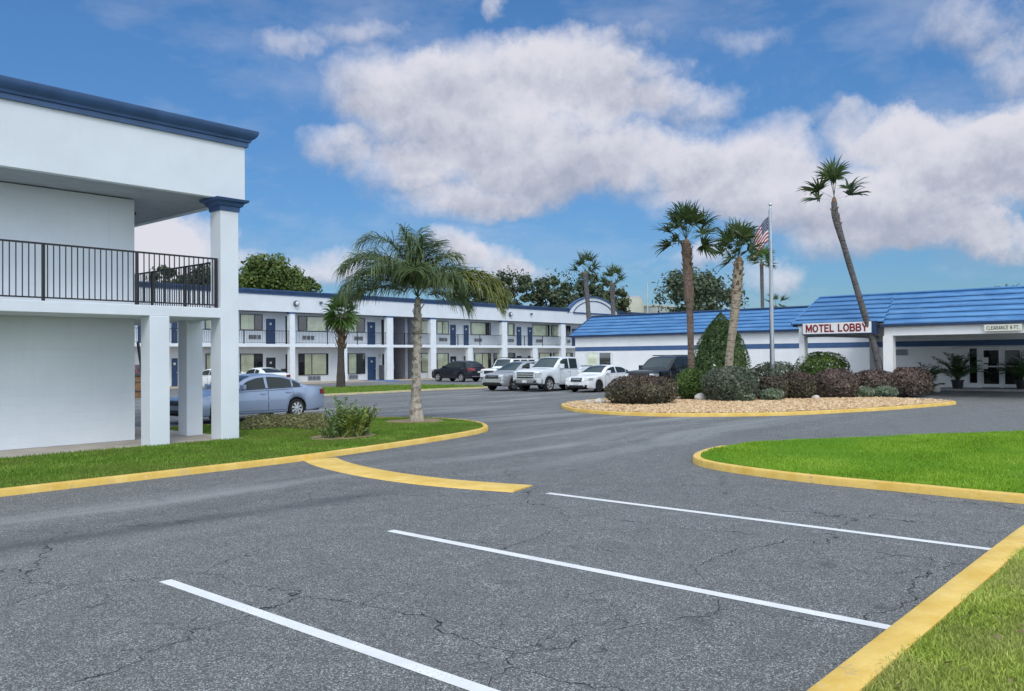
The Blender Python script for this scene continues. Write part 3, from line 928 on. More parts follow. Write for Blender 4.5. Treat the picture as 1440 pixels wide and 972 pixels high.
def wall_ac(px0, px1, z0, z1, parent, v=VW, dark=True):
    a, b = XW(px0), XW(px1)
    m = MB(); m.box(a, b, v - 0.06, v - 0.001, z0, z1); o = m.build('air_conditioner', M['ac'] if not dark else M['frame_white'], parent, bevel=0.008)
    m = MB(); k = 3
    for i in range(k):
        x0 = a + 0.05 + (b - a - 0.1) * i / k; x1 = a + 0.05 + (b - a - 0.1) * (i + 0.88) / k
        for j in range(5):
            zz = z0 + 0.05 + (z1 - z0 - 0.1) * j / 5; m.box(x0, x1, v - 0.072, v - 0.061, zz, zz + (z1 - z0 - 0.1) * 0.155)
    m.build('grille', M['ac_dark'] if dark else M['machine'], o)
    return o


zu, zl = Z_SLAB, 0.05
WZ = (zu + 1.10, zu + 2.36)                # upper sills sit higher than the lower ones
for p0, p1, cur, mul in ((337.5, 369, ((338, 358),), (357.5,)), (419, 461, ((432, 458),), (431.5,)), (488, 513, ((486, 502),), (501.5,)), (592, 605, ((592, 605),), ()),
                         (614, 630.5, ((614, 630.5),), (622,)), (662, 690, ((662, 683),), (683,)), (714, 723.5, ((714, 721),), ()), (749, 772.5, ((749, 770),), (768,)), (775, 789, ((776, 789),), ()),
                         (796.5, 802, (), ()), (288, 307, ((288, 305),), ())):
    wall_window(p0, p1, WZ[0], WZ[1], cur, fw, mul)
for p0, p1 in ((373.5, 387), (516, 527.5), (632.5, 641), (651.5, 659), (726, 733), (741.5, 748.5), (804, 811.5), (240.5, 249.5), (193, 209)):
    wall_door(p0, p1, zu, fw)
for p0, p1 in ((348.5, 368), (424, 443), (497, 511), (616.5, 629.5), (666.5, 678), (713.6, 722.8), (753, 763), (797, 802), (255, 266)):
    wall_ac(p0, p1, zu + 0.36, zu + 0.80, fw)
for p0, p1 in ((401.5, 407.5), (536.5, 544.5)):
    mb = MB(); mb.box(XW(p0), XW(p1), VW - 0.02, VW - 0.001, zu + 0.01, zu + 2.3); mb.build('alcove_shade', M['dark'], fw)  # flat dark panel on the wall, the alcove's shade put into its colour
# ground floor
LZ = (zl + 0.56, zl + 2.36)
for p0, p1, cur, mul in ((337.5, 369, ((337, 357),), (357,)), (419.5, 461, ((427, 458),), (427.5, 438)), (489, 513, ((489, 501),), (501,)), (592, 605, ((592, 605),), ()),
                         (614, 630.5, ((614, 629),), ()), (667, 690, ((667, 686),), (678,)), (694, 706, ((699, 706),), ()), (715, 724, (), ()), (758, 775, ((758, 773),), ()), (778, 789, ((778, 789),), ()),
                         (796.5, 805, ((796, 801),), ()), (289, 307, ((289, 307),), ()), (252.5, 263, (), ())):
    wall_window(p0, p1, LZ[0], LZ[1], cur, fw, mul, cm='curtain_cream')
wall_door(373.5, 387, zl, fw, 'dark_door', 'black door')
wall_door(516, 528, zl, fw); wall_door(240.5, 249.5, zl, fw)
for p0, p1 in ((632.5, 641), (651.5, 659), (726, 733), (741.5, 748.5)): wall_door(p0, p1, zl, fw, 'dark_door', 'dark door with a pale number plate')
for p0, p1 in ((432.5, 450.5), (490, 503)): wall_ac(p0, p1, zl + 0.12, zl + 0.52, fw, dark=False)
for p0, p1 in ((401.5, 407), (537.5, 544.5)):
    mb = MB(); mb.box(XW(p0), XW(p1), VW - 0.02, VW - 0.001, zl + 0.9, zl + 2.3); mb.build('alcove_shade', M['dark'], fw)  # same flat panel downstairs, shade painted in, no real recess
# railings of the gallery, one per bay
seg = [XF(120), XF(300), XF(408), XF(544.5), XF(606), XF(706.5), XF(789.5), XF(792) + 8.9, XF(792) + 17.8]
for i in range(len(seg) - 1):
    a = seg[i] + (0.62 if i else 0); b = seg[i + 1] - 0.01
    mb = MB(); mb.box(a, b, VF + 0.1, VF + 0.14, 4.17, 4.215); mb.box(a, b, VF + 0.1, VF + 0.13, Z_SLAB + 0.1, Z_SLAB + 0.13)
    x = a + 0.07
    while x < b:
        mb.box(x - 0.008, x + 0.008, VF + 0.108, VF + 0.124, Z_SLAB + 0.13, 4.17); x += 0.14
    ro = mb.build('railing', M['black_metal'], fw)
    for q in (0.33, 0.66):
        x = a + (b - a) * q; mb = MB(); mb.box(x - 0.025, x + 0.025, VF + 0.09, VF + 0.15, Z_SLAB + 0.001, 4.22); mb.build('post', M['black_metal'], ro)
# arched gable on the roof edge
ac, ar = (UA0 + UA1) / 2, (UA1 - UA0) / 2
rise = PV(833, 418, VF).z - 6.95
def arc(r0, rise0, zb, n=22): return [(ac - r0 * math.cos(PI * (0.12 + 0.76 * i / n)) / math.cos(PI * 0.12), zb + rise0 * (math.sin(PI * (0.12 + 0.76 * i / n)) - math.sin(PI * 0.12)) / (1 - math.sin(PI * 0.12))) for i in range(n + 1)]
outer = arc(ar, rise, 6.95); inner = arc(ar * 0.80, rise * 0.74, 6.98)
mb = MB(); mb.prism(outer, VF - 0.05, VF + 0.3, axis='y'); gb = mb.build('arched_gable', M['stucco'], fw)
def arcband(o, th, ya, yb, name, parent):
    m = MB(); rows = []
    for i, (x, z) in enumerate(o):
        j0, j1 = max(0, i - 1), min(len(o) - 1, i + 1)
        t = Vector((o[j1][0] - o[j0][0], o[j1][1] - o[j0][1])).normalized(); nx, nz = -t.y, t.x
        rows.append([(x - nx * th / 2, ya, z - nz * th / 2), (x + nx * th / 2, ya, z + nz * th / 2), (x + nx * th / 2, yb, z + nz * th / 2), (x - nx * th / 2, yb, z - nz * th / 2), (x - nx * th / 2, ya, z - nz * th / 2)])
    m.grid(rows); return m.build(name, M['cornice'], parent)
arcband(outer, 0.15, VF - 0.16, VF + 0.32, 'arched_cornice', gb)
arcband(inner, 0.09, VF - 0.12, VF - 0.052, 'inner_band', gb)
mb = MB(); mb.box(ac - ar * 0.8, ac + ar * 0.8, VF - 0.13, VF - 0.052, 6.86, 7.0); mb.build('sill_band', M['cornice'], gb)
# flood lights on the parapet
def flood(px, py):
    p = PV(px, py, VF)
    m = MB(); m.lathe([(0.05, 0.0), (0.22, -0.03), (0.25, -0.12), (0.20, -0.26), (0.0, -0.29)], (p.x, VF, p.z), axis='y', seg=14); o = m.build('flood_light', M['machine'], fw, smooth=40)
    m = MB(); m.lathe([(0.0, -0.30), (0.14, -0.296), (0.16, -0.27)], (p.x, VF, p.z), axis='y', seg=14); m.build('lens', M['lamp_glass'], o, smooth=60)
flood(415.5, 427); flood(717, 442)
for px, py in ((450.5, 426), (746.5, 442)):
    p = PV(px, py, VF); mb = MB(); mb.box(p.x - 0.09, p.x + 0.09, VF - 0.2, VF - 0.002, p.z - 0.1, p.z + 0.1); mb.build('camera_box', M['machine'], fw)
p = PV(535, 500.5, VW); mb = MB(); mb.box(p.x - 0.09, p.x + 0.09, VW - 0.16, VW - 0.001, p.z - 0.16, p.z + 0.2); mb.build('wall_lantern', M['lamp_glass'], fw, bevel=0.02)
p = PV(452, 494, VW)

# things standing along the far walkway
im = thing('ice_machine', 'grey ice machine standing beside the blue ground floor door', 'ice machine', (PV(541.5, 535, 58.2).x, 58.2, 0.05))
x = im.location.x; mb = MB(); mb.box(x - 0.36, x + 0.36, 57.95, 58.6, 0.1, 1.35); mb.build('cabinet', M['machine'], im, bevel=0.02)
mb = MB(); mb.box(x - 0.32, x + 0.32, 57.92, 57.949, 0.78, 1.3); mb.build('front_panel', M['ac'], im, bevel=0.01)
mb = MB(); mb.box(x - 0.34, x + 0.34, 57.99, 58.55, 0.051, 0.099); mb.build('plinth', M['black_metal'], im)
vm = thing('vending_machine', 'dark vending machine inside the stair passage', 'vending machine', (XW(563), 60.6, 0.05))
x = vm.location.x; mb = MB(); mb.box(x - 0.42, x + 0.42, 60.3, 61.1, 0.06, 1.88); mb.build('cabinet', M['black_metal'], vm, bevel=0.02)
mb = MB(); mb.box(x - 0.36, x + 0.14, 60.27, 60.299, 0.5, 1.78); mb.build('front_panel', simple('vending_front', (0.16, 0.05, 0.04), 0.3, vs=9, var=0.6), vm)
mb = MB(); mb.box(x + 0.19, x + 0.36, 60.275, 60.299, 0.9, 1.5); mb.build('coin_panel', M['ac'], vm)


def bin_thing(name, label, cat, x, y, r, h, z0, body, lid):
    t = thing(name, label, cat, (x, y, z0))
    m = MB(); m.lathe([(r * 0.86, z0 + 0.001), (r, z0 + h * 0.5), (r * 0.98, z0 + h * 0.86)], (x, y, 0), seg=18); m.build('barrel', body, t, smooth=40)
    m = MB(); m.lathe([(r * 1.05, z0 + h * 0.861), (r * 1.06, z0 + h * 0.9), (r * 0.8, z0 + h * 0.98), (0.0, z0 + h)], (x, y, 0), seg=18); m.build('lid', lid, t, smooth=40)
    m = MB()
    for q in (0.25, 0.62): m.lathe([(r * 1.0, z0 + h * q), (r * 1.03, z0 + h * (q + 0.02)), (r * 1.0, z0 + h * (q + 0.05))], (x, y, 0), seg=18)
    m.build('hoop', M['black_metal'], t, smooth=40)
p = PV(401, 528, 58.4); bin_thing('trash_can', 'black trash can on the walkway behind the white coupe', 'trash can', p.x, 58.4, 0.36, 1.15, 0.05, M['plastic_black'], M['black_metal'])
p = PV(195.5, 545, 44.0); bin_thing('trash_can', 'brown wooden trash barrel seen past the white end wall', 'trash can', p.x, 44.0, 0.46, 1.3, 0.0, M['wood'], M['plastic_black'])

# ================================================================== lobby building
UL = 50.8
lb = thing('lobby_building', 'low white lobby building with blue shingle mansard roof and drive through canopy', 'building', (50.8, 18, 0))
VL = 37.6
UW = 50.22
mb = MB(); mb.box(UW, UL + 14, 16.5, VL, 0.0, 3.40); mb.box(UL, UL + 14, 12.3, 16.499, 0.0, 3.40); mb.box(UL, UL + 14, -14, 6.0, 0.0, 3.40); mb.box(UL, UL + 14, 6.001, 12.299, 2.32, 3.40); mb.box(UL + 3, UL + 3.2, 6.0, 12.3, 0, 2.3)
mb.build('wall', M['lobby_white'], lb)
mb = MB(); mb.box(UL - 0.02, UL - 0.001, -14, 16.48, 2.35, 2.66); mb.box(UW - 0.02, UW - 0.001, 16.5, VL, 2.35, 2.65); mb.build('stripe', M['stripe'], lb)
mb = MB(); mb.box(UW - 0.25, UL + 0.3, 16.3, VL + 0.2, 3.41, 3.45); mb.build('soffit', M['soffit'], lb)


def courses(mb, u0, z0, u1, z1, va0, va1, vb0, vb1, n, joints=0, thick=0.045, seed=1):
    """overlapping shingle courses on a slope; eave from va0..va1 to ridge vb0..vb1"""
    rj = random.Random(seed)
    for i in range(n):
        a, b = i / n, (i + 1) / n
        ua, ub = u0 + (u1 - u0) * a, u0 + (u1 - u0) * b
        za, zb = z0 + (z1 - z0) * a, z0 + (z1 - z0) * b
        p, q = va0 + (vb0 - va0) * a, va1 + (vb1 - va1) * a
        p2, q2 = va0 + (vb0 - va0) * b, va1 + (vb1 - va1) * b
        o = thick
        v = [(ua - o, p, za), (ua - o, q, za), (ua - o * 0.9, q, za + 0.05), (ua - o * 0.9, p, za + 0.05), (ub - 0.004, p2, zb + 0.01), (ub - 0.004, q2, zb + 0.01), (ua + 0.02, p, za), (ua + 0.02, q, za)]
        mb.add(v, [(0, 1, 2, 3), (3, 2, 5, 4), (0, 6, 7, 1)])
        if joints:
            x = p + rj.uniform(0.1, joints)
            while x < q - 0.2:
                zl_, zh_ = za + 0.05, zb
                mb.add([(ua - o * 0.9 - 0.012, x, zl_), (ua - o * 0.9 - 0.012, x + 0.03, zl_), (ub - 0.02, x + 0.05, zh_), (ub - 0.02, x + 0.02, zh_), (ua + 0.01, x, zl_), (ua + 0.01, x + 0.03, zl_)], [(0, 1, 2, 3), (0, 4, 5, 1)])
                x += joints
    return mb


mb = MB(); courses(mb, 49.98, 3.50, 51.5, 4.88, 14.5, 37.9, 14.5, 36.9, 6, joints=1.25, thick=0.085)
mb.add([(49.98, 37.9, 3.5), (60, 37.9, 3.5), (60, 36.9, 4.88), (51.5, 36.9, 4.88)], [(0, 1, 2, 3)])
mb.box(51.45, 60, -14, 36.9, 4.80, 4.90); mb.box(50.3, 51.44, -14, 4.49, 3.41, 4.89)
mb.build('mansard_roof', M['roof'], lb, recalc=False)
mb = MB(); mb.box(49.94, 50.1, 16.4, 37.95, 3.36, 3.515); mb.build('eave_fascia', M['roof_edge'], lb)
mb = MB(); mb.tube([(51.46, 14.5, 4.92), (51.46, 36.95, 4.92), (49.97, 37.92, 3.53)], 0.07, 8); mb.build('ridge_cap', M['roof_edge'], lb)
# canopy
UC = 40.0
mb = MB(); courses(mb, UC - 0.06, 3.42, 41.5, 4.74, 12.45, 16.75, 12.45, 15.95, 6, joints=1.22, thick=0.085, seed=4)
courses(mb, UC - 0.07, 3.30, 41.5, 4.735, 4.5, 12.449, 4.5, 12.449, 6, joints=1.22, thick=0.085, seed=6)
mb.add([(UC - 0.05, 16.75, 3.42), (50.5, 16.75, 3.42), (51.4, 15.95, 4.74), (41.5, 15.95, 4.74)], [(0, 1, 2, 3)])
mb.add([(UC - 0.05, 12.45, 3.2), (UC - 0.05, 12.45, 3.42), (41.5, 12.45, 4.74), (41.5, 12.45, 4.5)], [(0, 1, 2, 3)])
mb.box(41.45, 51.44, 12.45, 15.95, 4.66, 4.75); mb.box(41.451, 51.44, 4.5, 12.449, 4.655, 4.745)
mb.build('canopy_roof', M['roof'], lb, recalc=False)
mb = MB(); mb.tube([(41.46, 12.46, 4.77), (41.46, 15.97, 4.77), (UC - 0.06, 16.77, 3.45)], 0.055, 8); mb.tube([(41.46, 4.5, 4.765), (41.46, 12.45, 4.765)], 0.055, 8)
for q in range(7):
    t = q / 6.5; mb.tube([(UC - 0.13 + 1.5 * t, 12.47, 3.36 + 1.33 * t), (UC - 0.10 + 1.5 * t + 0.16, 12.43, 3.36 + 1.33 * t + 0.12)], 0.035, 6)
mb.build('ridge_cap', M['roof'], lb)
mb = MB(); mb.box(UC - 0.17, UC + 0.1, 4.5, 12.6, 3.18, 3.295); mb.box(UC - 0.10, UC + 0.1, 12.601, 16.8, 3.40, 3.465); mb.box(UC + 0.101, 50, 16.55, 16.8, 3.3, 3.465); mb.build('eave_fascia', M['roof_edge'], lb)
mb = MB(); mb.box(UC + 0.02, UC + 0.42, 4.5, 12.5, 2.77, 3.179); mb.build('beam', M['lobby_white'], lb, bevel=0.01)
mb = MB(); mb.box(UC + 0.43, UC + 0.8, 12.18, 16.4, 2.80, 3.3); mb.box(UC + 0.45, UL - 0.05, 16.18, 16.42, 2.86, 3.30); mb.build('beam', M['soffit'], lb)
mb = MB(); mb.box(UC + 0.11, UL - 0.03, 4.5, 16.54, 3.305, 3.36); mb.build('canopy_ceiling', M['ceiling'], lb)
for a, b, u in ((12.13, 12.55, UC + 0.021), (16.18, 16.44, UC + 0.0)):
    mb = MB(); mb.box(u - 0.02, u + 0.42, a, b, 0.0, 3.30 if a > 13 else 2.769); mb.build('canopy_post', M['lobby_white'], lb, bevel=0.012)
mb = MB(); mb.box(40.0, 40.4, 4.6, 5.0, 0.0, 2.769); mb.build('canopy_post', M['lobby_white'], lb)


def arcp(cx, cy, rx, ry, a0, a1, n=10):
    return [(cx + rx * math.cos(R(a0 + (a1 - a0) * i / n)), cy + ry * math.sin(R(a0 + (a1 - a0) * i / n))) for i in range(n + 1)]


# sign-writer's block capitals: centre lines of the strokes on a cell of height 1
GLYPH = {
    'M': (0.92, [[(0.10, 0), (0.10, 1)], [(0.13, 0.93), (0.46, 0.22), (0.79, 0.93)], [(0.82, 0), (0.82, 1)]]),
    'O': (0.86, [arcp(0.43, 0.5, 0.32, 0.40, 90, 450, 24)]),
    'T': (0.74, [[(0.02, 0.90), (0.72, 0.90)], [(0.37, 0), (0.37, 0.80)]]),
    'E': (0.70, [[(0.10, 0), (0.10, 1)], [(0.20, 0.90), (0.66, 0.90)], [(0.20, 0.51), (0.60, 0.51)], [(0.20, 0.10), (0.66, 0.10)]]),
    'L': (0.66, [[(0.10, 0), (0.10, 1)], [(0.20, 0.10), (0.62, 0.10)]]),
    'B': (0.78, [[(0.10, 0), (0.10, 1)], [(0.20, 0.90)] + arcp(0.42, 0.71, 0.21, 0.19, 90, -90) + [(0.20, 0.52)], [(0.20, 0.50)] + arcp(0.46, 0.305, 0.22, 0.205, 90, -90) + [(0.20, 0.10)]]),
    'Y': (0.76, [[(0.06, 1.0), (0.38, 0.44)], [(0.70, 1.0), (0.38, 0.44)], [(0.38, 0), (0.38, 0.47)]]),
    'C': (0.80, [arcp(0.43, 0.5, 0.32, 0.40, 50, 310, 18)]),
    'A': (0.80, [[(0.07, 0), (0.38, 0.96)], [(0.73, 0), (0.42, 0.96)], [(0.22, 0.30), (0.58, 0.30)]]),
    'R': (0.80, [[(0.10, 0), (0.10, 1)], [(0.20, 0.90)] + arcp(0.42, 0.69, 0.23, 0.21, 90, -90) + [(0.20, 0.48)], [(0.42, 0.46), (0.70, 0)]]),
    'N': (0.82, [[(0.10, 0), (0.10, 1)], [(0.12, 0.92), (0.70, 0.08)], [(0.72, 0), (0.72, 1)]]),
    '8': (0.76, [arcp(0.38, 0.72, 0.23, 0.19, 90, 450, 18), arcp(0.38, 0.30, 0.27, 0.21, 90, 450, 18)]),
    'F': (0.66, [[(0.10, 0), (0.10, 1)], [(0.20, 0.90), (0.64, 0.90)], [(0.20, 0.50), (0.56, 0.50)]]),
    '.': (0.30, [[(0.15, 0.0), (0.15, 0.19)]]), ' ': (0.40, [])}


def lettering(body, h, mat, u, v_mid, z0, parent, width=None, stroke=0.20):
    """raised capitals on a board whose face looks towards -X (reading direction -Y)"""
    total = sum(GLYPH[c][0] for c in body) + 0.06 * (len(body) - 1)
    sx = (width / (total * h)) if width else 1.0
    m = MB(); x = -total / 2; k = 0
    for c in body:
        w, strokes = GLYPH[c]
        for st in strokes:
            closed = len(st) > 8 and (Vector(st[0]) - Vector(st[-1])).length < 1e-4
            p = st[:-1] if closed else st
            a = offset_path(p, stroke / 2, closed); b = offset_path(p, -stroke / 2, closed)
            d = u - 0.004 - 0.0004 * (k % 6); k += 1
            P = lambda q, uu: (uu, v_mid - (x + q[0]) * h * sx, z0 + q[1] * h)
            rows = [[P(q, u) for q in a], [P(q, d) for q in a], [P(q, d) for q in b], [P(q, u) for q in b]]
            if closed: rows = [r + [r[0]] for r in rows]
            m.grid(rows)
            if not closed:
                for e in (0, -1): m.add([r[e] for r in rows], [(0, 1, 2, 3)])
        x += w + 0.06
    return m.build('lettering', mat, parent, recalc=False)


# lobby sign
sg = thing('lobby_sign', 'white box sign reading MOTEL LOBBY in dark red letters on the canopy edge', 'sign', (39.8, 14.5, 2.9))
mb = MB(); mb.box(39.66, 39.92, 12.72, 16.14, 2.875, 3.46); mb.build('cabinet', M['roof_edge'], sg)
mb = MB(); mb.box(39.645, 39.659, 12.93, 16.11, 2.93, 3.44); mb.build('face', M['sign_white'], sg)
lettering('MOTEL LOBBY', 0.37, M['sign_red'], 39.643, 14.53, 3.0, sg, width=2.86, stroke=0.21)
cs = thing('clearance_sign', 'small cream sign reading CLEARANCE 8 FT. on the canopy beam', 'sign', (40.0, 7.7, 2.86))
mb = MB(); mb.box(39.86, 39.9, 7.02, 8.42, 2.86, 3.15); mb.build('panel', M['sign_cream'], cs, bevel=0.012)
mb = MB(); mb.box(39.901, 40.019, 7.2, 7.3, 2.9, 3.1); mb.box(39.901, 40.019, 8.1, 8.2, 2.9, 3.1); mb.build('bracket', M['black_metal'], cs)
lettering('CLEARANCE 8 FT.', 0.165, M['sign_ink'], 39.858, 7.72, 2.925, cs, width=1.22, stroke=0.15)


# wing window, wall louvre, shop front
def vu(px): return PU(px, 500, UL).y


wn = MB(); a, b = vu(831.5), vu(867); z0, z1 = 1.26, 2.28; x = UW
wn.box(x - 0.06, x - 0.001, b, a, z0, z0 + 0.07); wn.box(x - 0.06, x - 0.001, b, a, z1 - 0.07, z1)
for c in (a, vu(848.5), b): wn.box(x - 0.06, x - 0.001, c - 0.09, c + 0.09, z0 + 0.07, z1 - 0.07)
wo = wn.build('window', M['frame_white'], lb)
for i, (c0, c1, cm) in enumerate(((vu(848.5) + 0.09, a - 0.09, 'curtain_cream'), (b + 0.09, vu(848.5) - 0.09, 'frame_dark'))):
    m = MB(); m.box(x - 0.03, x - 0.002, c0, c1, z0 + 0.07, z1 - 0.07); m.build('blind', M[cm], wo)
    m = MB(); m.quad((x - 0.04, c0, z0 + .07), (x - 0.04, c1, z0 + .07), (x - 0.04, c1, z1 - .07), (x - 0.04, c0, z1 - .07)); m.build('pane', M['pane'], wo, recalc=False)
mb = MB(); a, b = vu(1260), vu(1276.5); mb.box(UL - 0.05, UL - 0.001, b, a, 1.86, 2.2); lo = mb.build('wall_louvre', M['ac'], lb)
mb = MB()
for j in range(6): mb.box(UL - 0.062, UL - 0.051, b + 0.04, a - 0.04, 1.89 + j * 0.05, 1.915 + j * 0.05)
mb.build('grille', M['machine'], lo)
# shop front
F = MB(); zf0, zf1 = 0.10, 2.30
for p0, p1 in ((1361, 1363), (1374, 1380.5), (1407, 1410.5), (1437, 1440), (1466, 1470)):
    F.box(UL - 0.05, UL + 0.08, vu(p1), vu(p0), zf0, zf1)
F.box(UL - 0.045, UL + 0.075, 6.0, 12.3, zf1 - 0.09, zf1 - 0.001); F.box(UL - 0.045, UL + 0.075, 6.0, vu(1470), zf0, zf0 + 0.3); F.box(UL - 0.045, UL + 0.075, vu(1374), 12.3, zf0, zf0 + 0.25)
sf = F.build('shop_front', M['frame_white'], lb)
mb = MB(); mb.box(UL + 0.02, UL + 0.06, vu(1361), 12.3, zf0 + 0.25, zf1 - 0.1); mb.build('infill_panel', M['lobby_white'], sf)
for p0, p1 in ((1363, 1374), (1440, 1466)):
    m = MB(); m.quad((UL + 0.02, vu(p1), zf0 + 0.25), (UL + 0.02, vu(p0), zf0 + 0.25), (UL + 0.02, vu(p0), zf1 - 0.09), (UL + 0.02, vu(p1), zf1 - 0.09)); m.build('pane', M['pane'], sf, recalc=False)
for p0, p1, hx in ((1380.8, 1406.8, 1403), (1410.7, 1436.7, 1414)):
    d = MB(); a, b = vu(p0), vu(p1); w = 0.07
    d.box(UL - 0.03, UL + 0.03, b, b + w, zf0 + 0.02, 2.2); d.box(UL - 0.03, UL + 0.03, a - w, a, zf0 + 0.02, 2.2)
    d.box(UL - 0.03, UL + 0.03, b + w, a - w, zf0 + 0.02, zf0 + 0.2); d.box(UL - 0.03, UL + 0.03, b + w, a - w, 2.1, 2.2); d.box(UL - 0.03, UL + 0.03, b + w, a - w, 1.2, 1.27)
    do = d.build('glass_door', M['frame_white'], sf)
    m = MB(); m.quad((UL, b + w, zf0 + .2), (UL, a - w, zf0 + .2), (UL, a - w, 2.1), (UL, b + w, 2.1)); m.build('pane', M['pane'], do, recalc=False)
    m = MB(); h = vu(hx); m.tube([(UL - 0.03, h, 1.05), (UL - 0.09, h, 1.05), (UL - 0.09, h, 1.4), (UL - 0.03, h, 1.4)], 0.016, 6); m.build('handle', M['steel'], do)
    for q0, q1, za, zb in (((1382, 1390, 1.42, 1.72), (1383, 1389, 1.1, 1.36)) if hx < 1410 else ((1412, 1420, 1.1, 1.3),)):
        m = MB(); m.box(UL - 0.012, UL - 0.004, vu(q1), vu(q0), za, zb); m.build('notice', M['paper'], do)
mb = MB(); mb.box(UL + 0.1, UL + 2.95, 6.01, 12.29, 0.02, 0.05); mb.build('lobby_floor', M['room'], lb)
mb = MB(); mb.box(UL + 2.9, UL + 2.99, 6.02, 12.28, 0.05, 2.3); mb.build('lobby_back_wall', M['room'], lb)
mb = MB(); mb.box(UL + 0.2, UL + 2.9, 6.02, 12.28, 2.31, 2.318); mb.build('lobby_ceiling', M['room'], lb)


# ================================================================== vehicles
def interp(tab, x):
    if x <= tab[0][0]: return tab[0][1]
    for (a, b), (c, d) in zip(tab, tab[1:]):
        if x <= c:
            t = (x - a) / (c - a) if c > a else 0
            return b + (d - b) * t
    return tab[-1][1]


def smooth_tab(tab, x, k=0.06):
    return (interp(tab, x - k) + 2 * interp(tab, x) + interp(tab, x + k)) / 4


def wheel(parent, cx, cy, r, wdt, side, rim='rim', spokes=7):
    """axle along local Y; side +1 = outer face towards +Y"""
    m = MB(); h = wdt / 2
    m.lathe([(r * 0.66, -h), (r * 0.93, -h), (r * 0.99, -h * 0.72), (r, -h * 0.3), (r, h * 0.3), (r * 0.99, h * 0.72), (r * 0.93, h), (r * 0.66, h), (r * 0.64, 0), (r * 0.66, -h)], (cx, cy, r), axis='y', seg=28, cap=False)
    w = m.build('wheel', M['tyre'], parent, smooth=40)
    m = MB(); yo = side * h
    m.lathe([(0.0, yo * 0.35), (r * 0.62, yo * 0.35)], (cx, cy, r), axis='y', seg=24); m.build('brake_disc', M['rim_dark'], w)
    m = MB()
    m.lathe([(r * 0.58, yo * 0.55), (r * 0.60, yo * 0.93), (r * 0.66, yo * 1.0), (r * 0.69, yo * 0.97), (r * 0.67, yo * 0.5)], (cx, cy, r), axis='y', seg=28, cap=False)
    m.lathe([(0.0, yo * 1.0), (r * 0.13, yo * 0.98), (r * 0.17, yo * 0.8), (r * 0.17, yo * 0.4)], (cx, cy, r), axis='y', seg=14)
    for k in range(spokes):
        a = 2 * PI * k / spokes + 0.3; ca, sa = math.cos(a), math.sin(a)
        def P(rr, tt, y): return (cx + rr * ca - tt * sa, cy + y, r + rr * sa + tt * ca)
        r0, r1 = r * 0.13, r * 0.61; t0, t1 = r * 0.075, r * 0.11; y0, y1, yb = yo * 0.92, yo * 0.88, yo * 0.5
        m.add([P(r0, -t0, y0), P(r0, t0, y0), P(r1, t1, y1), P(r1, -t1, y1), P(r0, -t0, yb), P(r0, t0, yb), P(r1, t1, yb), P(r1, -t1, yb)], [(0, 1, 2, 3), (0, 4, 5, 1), (1, 5, 6, 2), (3, 2, 6, 7), (0, 3, 7, 4)])
    m.build('rim', M[rim], w, smooth=35)
    return w


